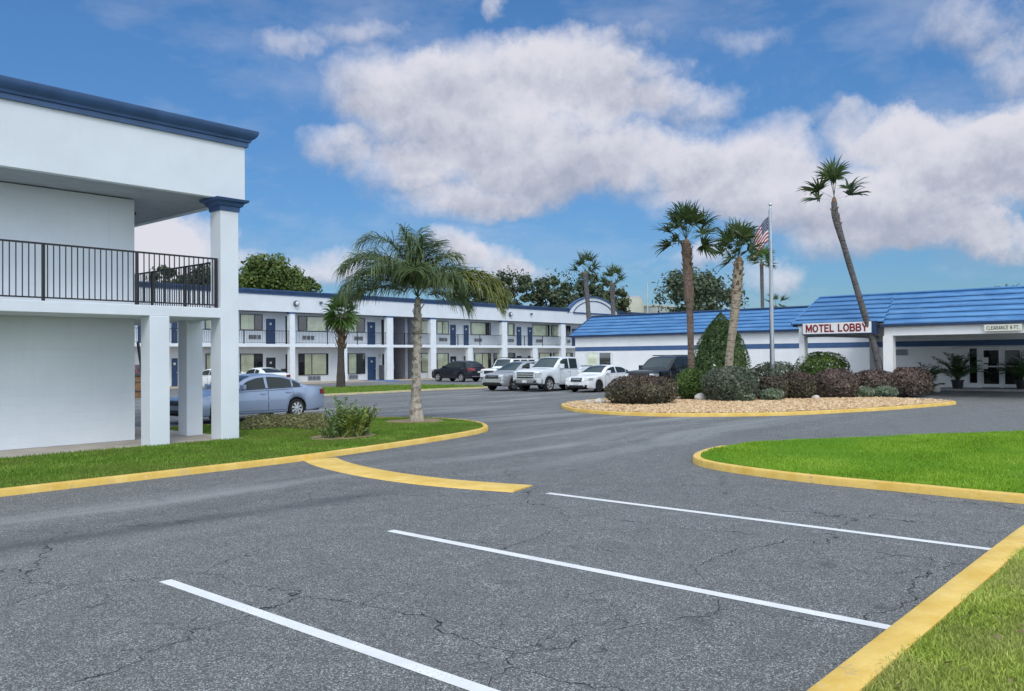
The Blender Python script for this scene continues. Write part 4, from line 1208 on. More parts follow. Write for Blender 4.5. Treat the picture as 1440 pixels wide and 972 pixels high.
def make_car(label, cat, S, paint, loc, rot, group=None, name='parked_car'):
    """local +X is forward, x runs 0 (nose) .. L (tail) in the tables"""
    Ln, W, r = S['L'], S['W'], S['r']
    xf, xr = S['xf'], S['xf'] + S['wb']
    t = thing(name, label, cat, loc, rot, group, local=True)
    X = lambda x: Ln / 2 - x
    sill = S.get('sill', 0.21); deck = S['deck']; roof = S['roof']
    wide = lambda x: W / 2 * (1 - S.get('nose', 0.17) * max(0, 1 - x / 0.75) ** 2.2 - S.get('tail', 0.13) * max(0, 1 - (Ln - x) / 0.7) ** 2.2)
    xs = set(np.round(np.linspace(0, Ln, 60), 3))
    ra = r * S.get('arch', 1.14)
    for c in (xf, xr):
        for k in range(13): xs.add(round(c - ra * math.cos(PI * k / 12), 3))
        xs.add(round(c - ra - 0.002, 3)); xs.add(round(c + ra + 0.002, 3))
    for e in (0.03, 0.07, 0.13, 0.2): xs.add(e); xs.add(round(Ln - e, 3))
    xs = sorted(x for x in xs if 0 <= x <= Ln)
    noseh = S.get('nose_z', (0.32, 0.56)); tailh = S.get('tail_z', (0.36, 0.80))

    def zb(x):
        z = sill + 0.05 * max(0, 1 - x / 0.5) + 0.10 * max(0, 1 - (Ln - x) / 0.7)
        for c in (xf, xr):
            if abs(x - c) <= ra: z = max(z, r + math.sqrt(max(0, ra * ra - (x - c) ** 2)))
        return z

    zd = lambda x: smooth_tab(deck, x, 0.05)

    def sect(x):
        w = wide(x); b, d = zb(x), zd(x)
        e0, e1 = max(0, 1 - x / 0.09) ** 2, max(0, 1 - (Ln - x) / 0.09) ** 2
        w *= 1 - 0.04 * max(e0, e1)
        if e0 > 0: b, d = b + (noseh[0] - b) * e0, d + (noseh[1] - d) * e0
        if e1 > 0: b, d = b + (tailh[0] - b) * e1, d + (tailh[1] - d) * e1
        h = d - b; c = S.get('crown', 0.035)
        mid = max(b + 0.06, b + h * 0.55)
        return [(w - 0.05, b), (w - 0.012, b + min(0.05, h * 0.2)), (w - 0.004, b + h * 0.28), (w, mid), (w - 0.014, b + h * 0.80), (w - 0.04, d - 0.03), (w - 0.085, d), (w * 0.6, d + c * 0.75), (w * 0.3, d + c * 0.95), (0, d + c)]
    rows = []
    for x in xs:
        s = sect(x)
        rows.append([(X(x), -y, z) for y, z in s] + [(X(x), y, z) for y, z in s[-2::-1]])
    m = MB(); m.grid(rows)
    for rr in (rows[0], rows[-1]): m.add(rr, [tuple(range(len(rr)))])
    body = m.build('body', paint, t, smooth=32)
    # underside
    m = MB(); m.box(X(Ln - 0.25), X(0.25), -W / 2 + 0.12, W / 2 - 0.12, sill + 0.0, sill + 0.18)
    for c in (xf, xr): m.box(X(c + ra + 0.05), X(c - ra - 0.05), -W / 2 + 0.30, W / 2 - 0.30, sill + 0.03, r + ra - 0.06)
    m.build('underbody', M['under'], t)
    # dark wheel-arch liners
    for c in (xf, xr):
        for sgn in (-1, 1):
            m = MB(); n = 12; rw = []
            wy = wide(c)
            for k in range(n + 1):
                a = PI * k / n; rw.append([(X(c) + (ra - 0.004) * math.cos(a), sgn * (wy - 0.02), r + (ra - 0.004) * math.sin(a)), (X(c) + (ra - 0.004) * math.cos(a), sgn * (wy - 0.30), r + (ra - 0.004) * math.sin(a))])
            m.grid(rw); m.build('arch_liner', M['under'], body, recalc=False)
    # greenhouse
    c0, c1 = roof[0][0], roof[-1][0]
    tum = S.get('tumble', 0.20); cr = 0.035
    zr = lambda x: smooth_tab(roof, x, 0.05)
    wbelt = lambda x: wide(x) - 0.075
    ztop_all = max(z for _, z in roof); zbelt_mid = zd((c0 + c1) / 2)

    def side_y(x, z):
        b = zd(x) - 0.02; return wbelt(x) - tum * max(0, (z - b)) / max(0.2, ztop_all - zbelt_mid) * 0.9

    def csect(x):
        b = zd(x) - 0.03; tp = max(b + 0.004, zr(x)); h = tp - b; rr = min(0.09, h * 0.5)
        ys = [(side_y(x, b), b), (side_y(x, b + h * 0.5), b + h * 0.5), (side_y(x, tp - rr), tp - rr), (side_y(x, tp) - rr * 0.35, tp - rr * 0.3), (side_y(x, tp) - rr, tp)]
        wt = side_y(x, tp) - rr; k = min(1, h / 0.25)
        return ys + [(wt * 0.6, tp + cr * 0.7 * k), (wt * 0.3, tp + cr * 0.93 * k), (0, tp + cr * k)]
    cx = sorted(set(np.round(np.linspace(c0, c1, 44), 3)) | {round(q[0], 3) for q in roof})
    rows = []
    for x in cx:
        s = csect(x); rows.append([(X(x), -y, z) for y, z in s] + [(X(x), y, z) for y, z in s[-2::-1]])
    m = MB(); m.grid(rows)
    for rr in (rows[0], rows[-1]): m.add(rr, [tuple(range(len(rr)))])
    cab = m.build('roof', S.get('roof_paint') or paint, t, smooth=32)

    def top_z(x, y):
        s = csect(x)[4:]
        s = s[::-1]
        return interp([(a, b) for a, b in s], abs(y))

    def screen(name, xa, xb, mat, inset=0.05):
        """glass lying on the sloped front or rear of the greenhouse"""
        rows = []
        for i in range(11):
            x = xa + (xb - xa) * i / 10; wt = csect(x)[4][0] - inset
            dz = (zr(x + 0.02) - zr(x - 0.02)) / 0.04; n = Vector((dz, 0, 1)).normalized() * 0.008   # local X runs opposite to x
            rows.append([(X(x) + n.x, wt * q, top_z(x, wt * q) + n.z) for q in np.linspace(-1, 1, 11)])
        m = MB(); m.grid(rows); return m.build(name, M[mat], t, smooth=60, recalc=False)
    screen('windscreen', S['ws'][0], S['ws'][1], 'glass_car_light')
    if S.get('rw'): screen('rear_window', S['rw'][0], S['rw'][1], 'glass_car')

    def side_glass(xa, xb, sgn, zlo=0.045, ztop=0.075):
        rows = [[], [], []]; n = 14
        for i in range(n + 1):
            x = xa + (xb - xa) * i / n; lo = zd(x) + zlo; hi = max(lo + 0.01, zr(x) - ztop)
            for j, q in enumerate((0, 0.5, 1)):
                z = lo + (hi - lo) * q; rows[j].append((X(x), sgn * (side_y(x, z) + 0.007), z))
        m = MB(); m.grid(rows); return m.build('side_window', M['glass_car'], t, smooth=60, recalc=False)
    for sgn in (-1, 1):
        for xa, xb in S['sw']: side_glass(xa, xb, sgn)
        if S.get('trim'):
            m = MB(); x0, x1 = S['sw'][0][0] - 0.05, S['sw'][-1][1] + 0.05; rows = [[], []]
            for i in range(21):
                x = x0 + (x1 - x0) * i / 20; z = zd(x) + 0.018
                rows[0].append((X(x), sgn * (side_y(x, z) + 0.012), z)); rows[1].append((X(x), sgn * (side_y(x, z + 0.02) + 0.012), z + 0.02))
            m.grid(rows); m.build('window_trim', M[S['trim']], t, recalc=False)
    # doors: panels with dark shut-lines, handle on each

    def side_body(x, z):
        s = sect(x)
        ys = sorted([(b, a) for a, b in s[:7]]); return interp(ys, z)
    for sgn in (-1, 1):
        for xa, xb in S['doors']:
            def panel(grow, off, name, mat, par):
                rows = []
                for j in range(7):
                    q = j / 6; rw = []
                    for i in range(9):
                        x = xa - grow + (xb - xa + 2 * grow) * i / 8
                        lo = max(sill + 0.10, zb(x) + 0.03) - grow; hi = zd(x) - 0.045 + grow
                        z = lo + (hi - lo) * q; rw.append((X(x), sgn * (side_body(x, z) + off), z))
                    rows.append(rw)
                m = MB(); m.grid(rows); return m.build(name, mat, par, smooth=60, recalc=False)
            d = panel(0.0, 0.006, 'door', paint, t)
            panel(0.013, 0.003, 'shut_line', M['under'], d)
            xh = xb - 0.17; zh = zd(xh) - 0.13; m = MB(); y = sgn * (side_body(xh, zh) + 0.008)
            m.box(X(xh) - 0.11, X(xh) + 0.11, min(y, y + sgn * 0.03), max(y, y + sgn * 0.03), zh - 0.016, zh + 0.016); m.build('handle', M[S.get('handle', 'chrome')] if S.get('handle') != 'paint' else paint, d, bevel=0.006)
        # mirror
        xm = S['mirror']; zm = zd(xm) + 0.10; m = MB(); y = sgn * (wide(xm) - 0.06)
        ya, yb = sorted((y + sgn * 0.05, y + sgn * (0.05 + S.get('mw', 0.2))))
        m.box(X(xm) - 0.05, X(xm) + 0.08, ya, yb, zm - 0.06, zm + S.get('mh', 0.10)); m.box(X(xm) - 0.02, X(xm) + 0.03, *sorted((y - sgn * 0.04, y + sgn * 0.06)), zm - 0.07, zm - 0.02)
        m.build('mirror', M['plastic_black'] if S.get('mirror_black') else paint, t, bevel=0.025)
        if S.get('rub'):
            z = S['rub']; m = MB(); x0, x1 = xf + ra + 0.1, xr - ra - 0.1; rows = [[], []]
            for i in range(15):
                x = x0 + (x1 - x0) * i / 14; y = sgn * (side_body(x, z) + 0.012); rows[0].append((X(x), y, z)); rows[1].append((X(x), y, z + 0.05))
            m.grid(rows); m.build('rub_strip', paint, t, recalc=False)
        for c in (xf, xr): wheel(t, X(c), sgn * (wide(c) - S.get('tw', 0.22) / 2 - 0.015), r, S.get('tw', 0.22), sgn, S.get('rim', 'rim'), S.get('spokes', 7))

    # nose and tail pieces that follow the plan curve
    def wrap(name, x_end, y0, y1, z0, z1, mat, front=True, off=0.012, par=None, n=9, slant=0.0):
        rows = [[], [], []]
        for i in range(n + 1):
            y = y0 + (y1 - y0) * i / n
            # find x where the half-width reaches |y|
            xx = 0.0 if front else Ln
            step = 0.01 if front else -0.01
            for _ in range(140):
                if sect(xx)[3][0] - 0.004 >= abs(y): break
                xx += step
            # stand on the surface
            for j, q in enumerate((0, 0.5, 1)):
                z = z0 + (z1 - z0) * q
                xs_ = xx
                for _ in range(30):
                    s = sect(xs_)
                    if s[0][1] - 0.02 <= z <= s[-1][1] + 0.004: break
                    xs_ += step * 0.6
                rows[j].append((X(xs_) + (off if front else -off) * 1.0, y * (1 + off * 0.4), z))
        m = MB(); m.grid(rows); return m.build(name, M[mat] if isinstance(mat, str) else mat, par or t, smooth=60, recalc=False)
    for q in S.get('front', ()):
        wrap(q[0], 0, q[1] * W / 2, q[2] * W / 2, q[3], q[4], q[5], True, q[6] if len(q) > 6 else 0.012)
    for q in S.get('rear', ()):
        wrap(q[0], Ln, q[1] * W / 2, q[2] * W / 2, q[3], q[4], q[5], False, q[6] if len(q) > 6 else 0.012)
    for q in S.get('boxes', ()):                     # name, x0, x1, y0, y1, z0, z1, material
        m = MB(); m.box(X(q[2]), X(q[1]), q[3], q[4], q[5], q[6]); m.build(q[0], M[q[7]] if q[7] != 'paint' else paint, t, bevel=q[8] if len(q) > 8 else 0.01)
    return t


def sym(lst):
    out = []
    for q in lst:
        out.append(q)
        if q[1] > 0: out.append((q[0], -q[2], -q[1]) + tuple(q[3:]))
    return out


SEDAN = dict(L=5.0, W=1.86, r=0.325, xf=0.98, wb=2.80, sill=0.22, spokes=8,
             deck=[(0, 0.62), (0.06, 0.70), (0.35, 0.80), (1.2, 0.93), (1.55, 0.965), (2.6, 0.985), (3.9, 1.01), (4.4, 1.03), (4.88, 0.985), (5.0, 0.90)],
             roof=[(1.28, 0.93), (1.55, 1.09), (2.0, 1.335), (2.35, 1.43), (2.8, 1.462), (3.3, 1.435), (3.75, 1.31), (4.15, 1.12), (4.42, 1.0)],
             ws=(1.42, 2.22), rw=(3.55, 4.28), sw=((1.78, 2.62), (2.72, 3.62), (3.68, 3.96)), doors=((1.50, 2.66), (2.68, 3.62)), mirror=1.70, rub=0.60, trim='black_metal', handle='paint',
             front=sym([('headlight', 0.52, 0.93, 0.60, 0.73, 'headlight'), ('fog_light', 0.55, 0.72, 0.34, 0.41, 'headlight', 0.016)]) + [('grille', -0.40, 0.40, 0.56, 0.70, 'plastic_black', 0.016), ('grille_rim', -0.42, 0.42, 0.70, 0.72, 'chrome', 0.02), ('lower_intake', -0.5, 0.5, 0.32, 0.42, 'plastic_black', 0.014)],
             rear=sym([('taillight', 0.50, 0.95, 0.76, 0.93, 'taillight')]) + [('number_plate', -0.17, 0.17, 0.66, 0.80, 'plate', 0.016), ('bumper_trim', -0.8, 0.8, 0.50, 0.54, 'plastic_black', 0.014)], nose_z=(0.33, 0.62), tail_z=(0.40, 0.90))

P_BLUE = car_paint('ice_blue_paint', (0.31, 0.385, 0.53), 0.35, 0.30)
P_WHITE = car_paint('white_paint', (0.78, 0.79, 0.80), 0.0, 0.28)
P_PEARL = car_paint('silver_white_paint', (0.70, 0.73, 0.76), 0.15, 0.28)
P_SILVER = car_paint('silver_paint', (0.42, 0.43, 0.46), 0.55, 0.28)
P_NAVY = car_paint('navy_black_paint', (0.012, 0.014, 0.026), 0.3, 0.25)
P_BLACK = car_paint('black_paint', (0.010, 0.011, 0.013), 0.3, 0.22)
P_MAROON = car_paint('maroon_paint', (0.10, 0.012, 0.018), 0.3, 0.28)

make_car('ice blue four door sedan parked side on behind the white pillars', 'car', SEDAN, P_BLUE, (15.16, 24.72, 0.0), PI + R(1.5))

# white saloon facing out of the far row
WSED = dict(SEDAN); WSED.update(L=4.85, W=1.83, xf=0.92, wb=2.75, spokes=10, rub=None, trim='chrome', rim='rim_dark', sill=0.19,
            deck=[(0, 0.66), (0.06, 0.76), (0.35, 0.84), (1.2, 0.95), (1.55, 0.98), (2.6, 1.0), (3.9, 1.02), (4.4, 1.04), (4.73, 1.0), (4.85, 0.9)],
            front=sym([('headlight', 0.56, 0.96, 0.66, 0.80, 'headlight'), ('fog_light', 0.62, 0.80, 0.33, 0.42, 'plastic_black', 0.016)]) + [('grille', -0.40, 0.40, 0.58, 0.80, 'plastic_black', 0.018), ('grille_bar', -0.30, 0.30, 0.72, 0.745, 'chrome', 0.026), ('lower_intake', -0.55, 0.55, 0.27, 0.40, 'plastic_black', 0.016), ('number_plate', -0.17, 0.17, 0.44, 0.55, 'plate', 0.024)],
            roof=[(1.22, 0.95), (1.5, 1.10), (1.95, 1.345), (2.3, 1.43), (2.75, 1.455), (3.3, 1.42), (3.75, 1.28), (4.1, 1.12), (4.32, 1.03)])
make_car('white saloon facing out of its stall beside the round dark hedge', 'car', WSED, P_WHITE, (39.4, 27.65, 0), PI)

TRUCK = dict(L=5.9, W=2.03, r=0.40, xf=0.98, wb=3.68, sill=0.42, arch=1.17, tw=0.27, crown=0.05, nose=0.08, tail=0.03, tumble=0.14, spokes=6, mw=0.24, mh=0.20,
             deck=[(0, 1.10), (0.10, 1.17), (0.6, 1.24), (1.5, 1.27), (1.9, 1.25), (3.2, 1.24), (3.95, 1.25), (4.05, 1.36), (5.85, 1.36), (5.9, 1.33)],
             roof=[(1.42, 1.25), (1.75, 1.48), (2.15, 1.80), (2.4, 1.91), (2.9, 1.945), (3.6, 1.93), (3.85, 1.86), (4.0, 1.55), (4.08, 1.30)],
             ws=(1.55, 2.30), rw=None, sw=((2.10, 2.82), (2.92, 3.66)), doors=((1.92, 2.88), (2.9, 3.78)), mirror=1.98, trim='black_metal', handle='paint',
             nose_z=(0.55, 1.05), tail_z=(0.6, 1.3),
             front=sym([('headlight', 0.70, 0.97, 0.80, 1.07, 'headlight', 0.02), ('fog_light', 0.62, 0.80, 0.52, 0.62, 'plastic_black', 0.075)]) + [('grille_surround', -0.67, 0.67, 0.72, 1.14, 'chrome', 0.02), ('grille', -0.60, 0.60, 0.76, 1.10, 'plastic_black', 0.028), ('grille_bar', -0.60, 0.60, 0.97, 1.03, 'chrome', 0.036), ('grille_bar', -0.60, 0.60, 0.85, 0.91, 'chrome', 0.036),
                       ('chrome_bumper', -0.98, 0.98, 0.48, 0.70, 'chrome', 0.06), ('number_plate', -0.16, 0.16, 0.52, 0.66, 'plate', 0.075), ('lower_valance', -0.9, 0.9, 0.36, 0.47, 'plastic_black', 0.03)],
             rear=sym([('taillight', 0.80, 0.98, 0.85, 1.25, 'taillight')]) + [('rear_bumper', -0.95, 0.95, 0.50, 0.68, 'chrome', 0.05)],
             boxes=[('bed_cover', 4.12, 5.8, -0.84, 0.84, 1.37, 1.41, 'plastic_black'), ('running_board', 1.75, 4.0, -1.03, -0.90, 0.36, 0.42, 'chrome'), ('running_board', 1.75, 4.0, 0.90, 1.03, 0.36, 0.42, 'chrome')])
make_car('silvery white crew cab pickup truck with chrome bar grille', 'pickup truck', TRUCK, P_PEARL, (39.3, 30.75, 0), PI, name='pickup_truck')

SUV = dict(L=4.72, W=1.86, r=0.36, xf=0.93, wb=2.68, sill=0.27, tumble=0.2, crown=0.04, spokes=5,
           deck=[(0, 0.84), (0.07, 0.94), (0.4, 1.01), (1.2, 1.08), (1.6, 1.10), (3.4, 1.14), (4.5, 1.16), (4.66, 1.08), (4.72, 0.95)],
           roof=[(1.12, 1.08), (1.45, 1.27), (1.95, 1.55), (2.3, 1.655), (2.8, 1.69), (3.5, 1.675), (4.0, 1.62), (4.35, 1.44), (4.62, 1.17)],
           ws=(1.28, 2.14), rw=(4.10, 4.50), sw=((1.80, 2.62), (2.72, 3.48), (3.56, 3.98)), doors=((1.55, 2.66), (2.68, 3.55)), mirror=1.72, trim='black_metal', handle='paint', nose_z=(0.42, 0.82), tail_z=(0.45, 0.95),
           front=sym([('headlight', 0.55, 0.97, 0.84, 0.97, 'headlight', 0.015), ('fog_light', 0.70, 0.88, 0.46, 0.58, 'headlight', 0.02)]) + [('grille', -0.55, 0.55, 0.72, 0.92, 'plastic_black', 0.016), ('chrome_band', -0.70, 0.70, 0.52, 0.70, 'chrome', 0.02), ('lower_intake', -0.8, 0.8, 0.34, 0.50, 'plastic_black', 0.014)],
           rear=sym([('taillight', 0.52, 0.97, 0.92, 1.12, 'taillight')]) + [('number_plate', -0.17, 0.17, 0.78, 0.92, 'plate', 0.02), ('bumper', -0.9, 0.9, 0.36, 0.58, 'plastic_black', 0.016)])
make_car('silver compact suv facing out, between the pickup and the grass island', 'suv', SUV, P_SILVER, (38.5, 33.1, 0), PI, name='parked_suv')
CROSS = dict(SUV); CROSS.update(front=SUV['front'][:4], rear=sym([('taillight', 0.45, 0.98, 0.90, 1.12, 'taillight', 0.018)]) + [('number_plate', -0.17, 0.17, 0.74, 0.86, 'plate', 0.02), ('chrome_band', -0.85, 0.85, 0.42, 0.47, 'chrome', 0.02)])
make_car('dark navy crossover parked nose in before the far motel columns', 'suv', CROSS, P_NAVY, (49.4, 49.0, 0), PI / 2, name='parked_suv')
BIGSUV = dict(L=5.35, W=2.02, r=0.40, xf=1.0, wb=3.0, sill=0.36, tw=0.26, tumble=0.16, crown=0.05, nose=0.10, tail=0.05, spokes=6, mw=0.22, mh=0.16,
              deck=[(0, 1.02), (0.08, 1.12), (0.5, 1.18), (1.4, 1.22), (1.8, 1.20), (4.0, 1.22), (5.25, 1.24), (5.35, 1.15)],
              roof=[(1.35, 1.20), (1.7, 1.47), (2.15, 1.80), (2.45, 1.90), (3.0, 1.93), (4.4, 1.92), (4.9, 1.86), (5.1, 1.60), (5.3, 1.24)],
              ws=(1.50, 2.25), rw=(4.95, 5.2), sw=((2.05, 2.85), (2.95, 3.80), (3.90, 4.75)), doors=((1.85, 2.9), (2.92, 3.85)), mirror=1.95, trim='chrome', handle='paint', nose_z=(0.5, 1.0), tail_z=(0.5, 1.15),
              front=sym([('headlight', 0.62, 0.97, 0.86, 1.06, 'headlight', 0.02)]) + [('grille', -0.58, 0.58, 0.78, 1.06, 'plastic_black', 0.02), ('grille_bar', -0.58, 0.58, 0.90, 0.95, 'chrome', 0.03), ('number_plate', -0.16, 0.16, 0.56, 0.68, 'plate', 0.03)],
              rear=sym([('taillight', 0.82, 0.98, 0.9, 1.2, 'taillight')]),
              boxes=[('roof_rail', 2.4, 4.6, 0.62, 0.67, 1.95, 2.0, 'black_metal'), ('roof_rail', 2.4, 4.6, -0.67, -0.62, 1.95, 2.0, 'black_metal')])
make_car('large black suv with roof rails parked behind the round dark hedge', 'suv', BIGSUV, P_BLACK, (39.6, 23.6, 0), PI, name='parked_suv')
BOXY = dict(L=4.5, W=1.86, r=0.38, xf=0.75, wb=2.65, sill=0.34, tumble=0.07, crown=0.03, nose=0.06, tail=0.04, spokes=5, roof_paint=P_WHITE,
            deck=[(0, 1.05), (0.06, 1.10), (0.6, 1.15), (1.3, 1.18), (4.4, 1.18), (4.5, 1.14)],
            roof=[(1.25, 1.18), (1.42, 1.45), (1.62, 1.76), (1.75, 1.83), (2.4, 1.85), (4.2, 1.84), (4.36, 1.78), (4.45, 1.2)],
            ws=(1.32, 1.66), rw=None, sw=((1.75, 2.45), (2.60, 3.32), (3.45, 4.15)), doors=((1.45, 2.5), (2.52, 3.35)), mirror=1.6, mirror_black=True, nose_z=(0.55, 1.02), tail_z=(0.5, 1.1), handle='plastic_black',
            front=sym([('headlight', 0.62, 0.9, 0.84, 1.0, 'headlight')]) + [('grille', -0.5, 0.5, 0.78, 1.0, 'plastic_black')], rear=sym([('taillight', 0.8, 0.98, 0.8, 1.05, 'taillight')]),
            boxes=[('roof_rack', 1.9, 4.2, -0.66, 0.66, 1.905, 1.95, 'black_metal'), ('spare_wheel_cover', 4.5, 4.7, -0.36, 0.36, 0.72, 1.42, 'plastic_black', 0.1)])
make_car('boxy white off roader with a black roof rack, beyond the silver suv', 'suv', BOXY, P_WHITE, (46.6, 40.9, 0), PI, name='parked_suv')
COUPE = dict(WSED); COUPE.update(L=4.75, W=1.88, roof=[(1.5, 0.95), (1.8, 1.12), (2.2, 1.32), (2.55, 1.38), (2.95, 1.385), (3.4, 1.32), (3.85, 1.18), (4.25, 1.04), (4.4, 0.99)],
             ws=(1.62, 2.42), rw=(3.42, 4.2), sw=((1.98, 2.95), (3.02, 3.5)), doors=((1.72, 3.0),), mirror=1.9,
             deck=[(0, 0.64), (0.06, 0.74), (0.35, 0.82), (1.4, 0.93), (2.6, 0.95), (3.9, 0.99), (4.3, 1.01), (4.66, 1.0), (4.75, 0.9)])
make_car('white car showing its red tail lamp between the pillars', 'car', COUPE, P_WHITE, (28.35, 49.9, 0), PI / 2)
make_car('white coupe showing its rear window above the blue sedan', 'car', COUPE, P_WHITE, (32.0, 50.6, 0), PI / 2)
make_car('maroon suv far across the lot, glimpsed past the white end wall', 'suv', SUV, P_MAROON, (23.0, 50.0, 0), PI / 2, name='parked_suv')


# ================================================================== planting
def unit(n, rng):
    d = rng.normal(0, 1, (n, 3)); return d / np.linalg.norm(d, axis=1, keepdims=True)


def lump_noise(d, seed, k=5, f=2.6):
    """smooth bumps over the unit sphere"""
    r = np.random.default_rng(seed); A = r.normal(0, f, (k, 3)); ph = r.uniform(0, 6.28, k)
    return sum(np.sin(d @ A[i] + ph[i]) for i in range(k)) / k


def bush(label, cx, cy, rx, ry, h, mat, n, leaf, seed, group, name='shrub', boxy=2.6, z0=0.09, core=0.86, rough=0.07, cone=False, loose=0.0, cat='shrub'):
    rng = np.random.default_rng(seed)

    def surf(d):
        if cone:
            zz = (d[:, 2] + 1) / 2; w = np.where(zz < 0.22, 0.80 + 0.9 * zz, 1.0 - ((zz - 0.22) / 0.78) ** 2.4) ; w = np.clip(w, 0.03, 1)
            hd = d[:, :2] / (np.linalg.norm(d[:, :2], axis=1, keepdims=True) + 1e-9)
            b = 1 + rough * lump_noise(d, seed, f=4)
            return np.stack([hd[:, 0] * w * rx * b, hd[:, 1] * w * ry * b, zz * h], 1)
        p = boxy
        s = (np.abs(d[:, 0]) ** p + np.abs(d[:, 1]) ** p + np.abs(d[:, 2]) ** p) ** (-1 / p)
        b = 1 + rough * lump_noise(d, seed) + rough * 0.6 * lump_noise(d, seed + 9, f=6)
        q = d * (s * b)[:, None]
        q = q * np.array([rx, ry, h * 0.56]); q[:, 2] += h * 0.46
        return q
    d = unit(n, rng)
    if cone: d[:, 2] = rng.uniform(-1, 1, n)
    P = surf(d); depth = 1 - np.abs(rng.normal(0, 0.035 + loose, (n, 1)))
    ctr = np.array([0, 0, h * 0.45]); ctr_ = np.tile(ctr, (n, 1))
    if cone: ctr_[:, 2] = P[:, 2]
    P = ctr_ + (P - ctr_) * (depth + rng.normal(0, 0.012, (n, 1)))
    keep = P[:, 2] > 0.01
    P = P[keep]; nr = (P - ctr_[keep]) / np.array([rx * rx, ry * ry, h * h * 0.3]); nr /= np.linalg.norm(nr, axis=1, keepdims=True) + 1e-9
    v, f = leaf_quads(P, nr, leaf, rng, 0.6, 0.75)
    # inner mass of older leaves, same foliage
    n2 = n // 2; d2 = unit(n2, rng)
    if cone: d2[:, 2] = rng.uniform(-1, 0.8, n2)
    P2 = surf(d2); c2 = np.tile(ctr, (n2, 1))
    if cone: c2[:, 2] = P2[:, 2]
    P2 = c2 + (P2 - c2) * (core * rng.uniform(0.88, 1.0, (n2, 1))); k2 = P2[:, 2] > 0.01
    v2, f2 = leaf_quads(P2[k2], P2[k2] - c2[k2], leaf * 2.2, rng, 0.8, 0.5)
    t = thing(name, label, cat, (cx, cy, z0), 0, group)
    mesh_np('foliage', np.vstack([v, v2]), np.vstack([f, f2 + len(v)]), M[mat], t, local=True)
    m = MB()
    for k in range(4):
        a = 1.7 * k + seed; m.tube([(cx + 0.05 * math.cos(a), cy + 0.05 * math.sin(a), z0 - 0.02), (cx + rx * 0.5 * math.cos(a), cy + ry * 0.5 * math.sin(a), z0 + h * 0.6)], [0.03, 0.012], 5)
    m.build('stem', M['bark'], t)
    return t


GB = 'clipped shrubs on the rock bed'


def at_px(px, u_plus_v_depth):
    """ground point under picture column px at a given distance along the view"""
    p = AT(px, 500, u_plus_v_depth); return p.x, p.y


def pxm(depth): return FOC / depth


def shrub_at(label, px0, px1, ytop, ybot, depth, mat, n, seed, leaf=0.085, ratio=0.9, grp=GB, **kw):
    x, y = at_px((px0 + px1) / 2, depth)
    rx = (px1 - px0) / 2 / pxm(depth)
    hor = 506 - 0.0088 * ((px0 + px1) / 2)                  # eye level in the picture
    h = EYE - 0.09 + (hor - ytop) / pxm(depth)
    return bush(label, x, y, rx, rx * ratio, h, mat, n, leaf, seed, grp, **kw)


shrub_at('large rounded dark purple hedge ball with reddish top at the left end of the bed', 852, 951, 526, 573, 33.0, 'purple', 5200, 3)
shrub_at('loose mid green shrub between the big dark hedge ball and the conical evergreen', 945, 996, 515, 560, 36.5, 'shrub_green', 2600, 4, loose=0.06, boxy=2.0, rough=0.16)
x, y = at_px(1014, 39.5)
bush('tall conical dark evergreen beside the leaning brown palm trunk', x, y, 1.42, 1.35, 3.85, 'cone', 6500, 0.085, 5, None, name='conical_evergreen', cone=True, rough=0.05, cat='evergreen')
shrub_at('broad dark grey green shrub below the conical evergreen', 986, 1068, 514, 570, 34.6, 'shrub_dark', 4600, 6)
shrub_at('dull reddish back shrub behind the flagpole foot', 1052, 1126, 506, 545, 40.0, 'shrub_dark', 2600, 7)
shrub_at('purple shrub right of the broad grey green one, with small roses before it', 1060, 1108, 526, 568, 35.3, 'purple', 2600, 8)
shrub_at('compact dark purple shrub in the middle of the row', 1096, 1147, 521, 566, 35.8, 'purple', 2800, 9)
shrub_at('bright green flat topped shrub behind the purple row', 1117, 1194, 493, 530, 41.0, 'shrub_green', 4200, 10, boxy=3.0)
shrub_at('wide reddish purple shrub left of the leaning palm', 1142, 1208, 517, 567, 36.8, 'purple_red', 3600, 11)
shrub_at('reddish purple shrub at the foot of the leaning palm', 1196, 1262, 518, 562, 38.2, 'purple_red', 3400, 12)
shrub_at('big rounded purple shrub closing the row at the right end', 1238, 1310, 514, 562, 38.4, 'purple_red', 4000, 13)
GR = 'low rose bushes in front of the shrub row'
for i, (a, b, yt, dp, lab) in enumerate(((1024, 1062, 546, 34.0, 'low grey green rose bush in front of the broad shrub, leftmost of the four'), (1066, 1102, 544, 34.4, 'low grey green rose bush in front of the plain purple shrub'),
                                         (1198, 1230, 541, 36.6, 'low rose bush with pale flowers left of the last pair'), (1226, 1262, 541, 37.0, 'low rose bush with pale flowers before the last big shrub'))):
    shrub_at(lab, a, b, yt, 572, dp, 'rose', 1300, 20 + i, leaf=0.09, loose=0.12, boxy=2.0, rough=0.2, grp=GR, name='rose_bush')


# rocks on the bed
def inside(poly, P):
    x, y = P[:, 0], P[:, 1]; c = np.zeros(len(P), bool); j = len(poly) - 1
    for i in range(len(poly)):
        xi, yi = poly[i]; xj, yj = poly[j]
        c ^= ((yi > y) != (yj > y)) & (x < (xj - xi) * (y - yi) / (yj - yi + 1e-12) + xi); j = i
    return c


def bbox_pts(poly, n, rng):
    a = np.array(poly); lo, hi = a.min(0), a.max(0)
    return rng.uniform(lo, hi, (n, 2))


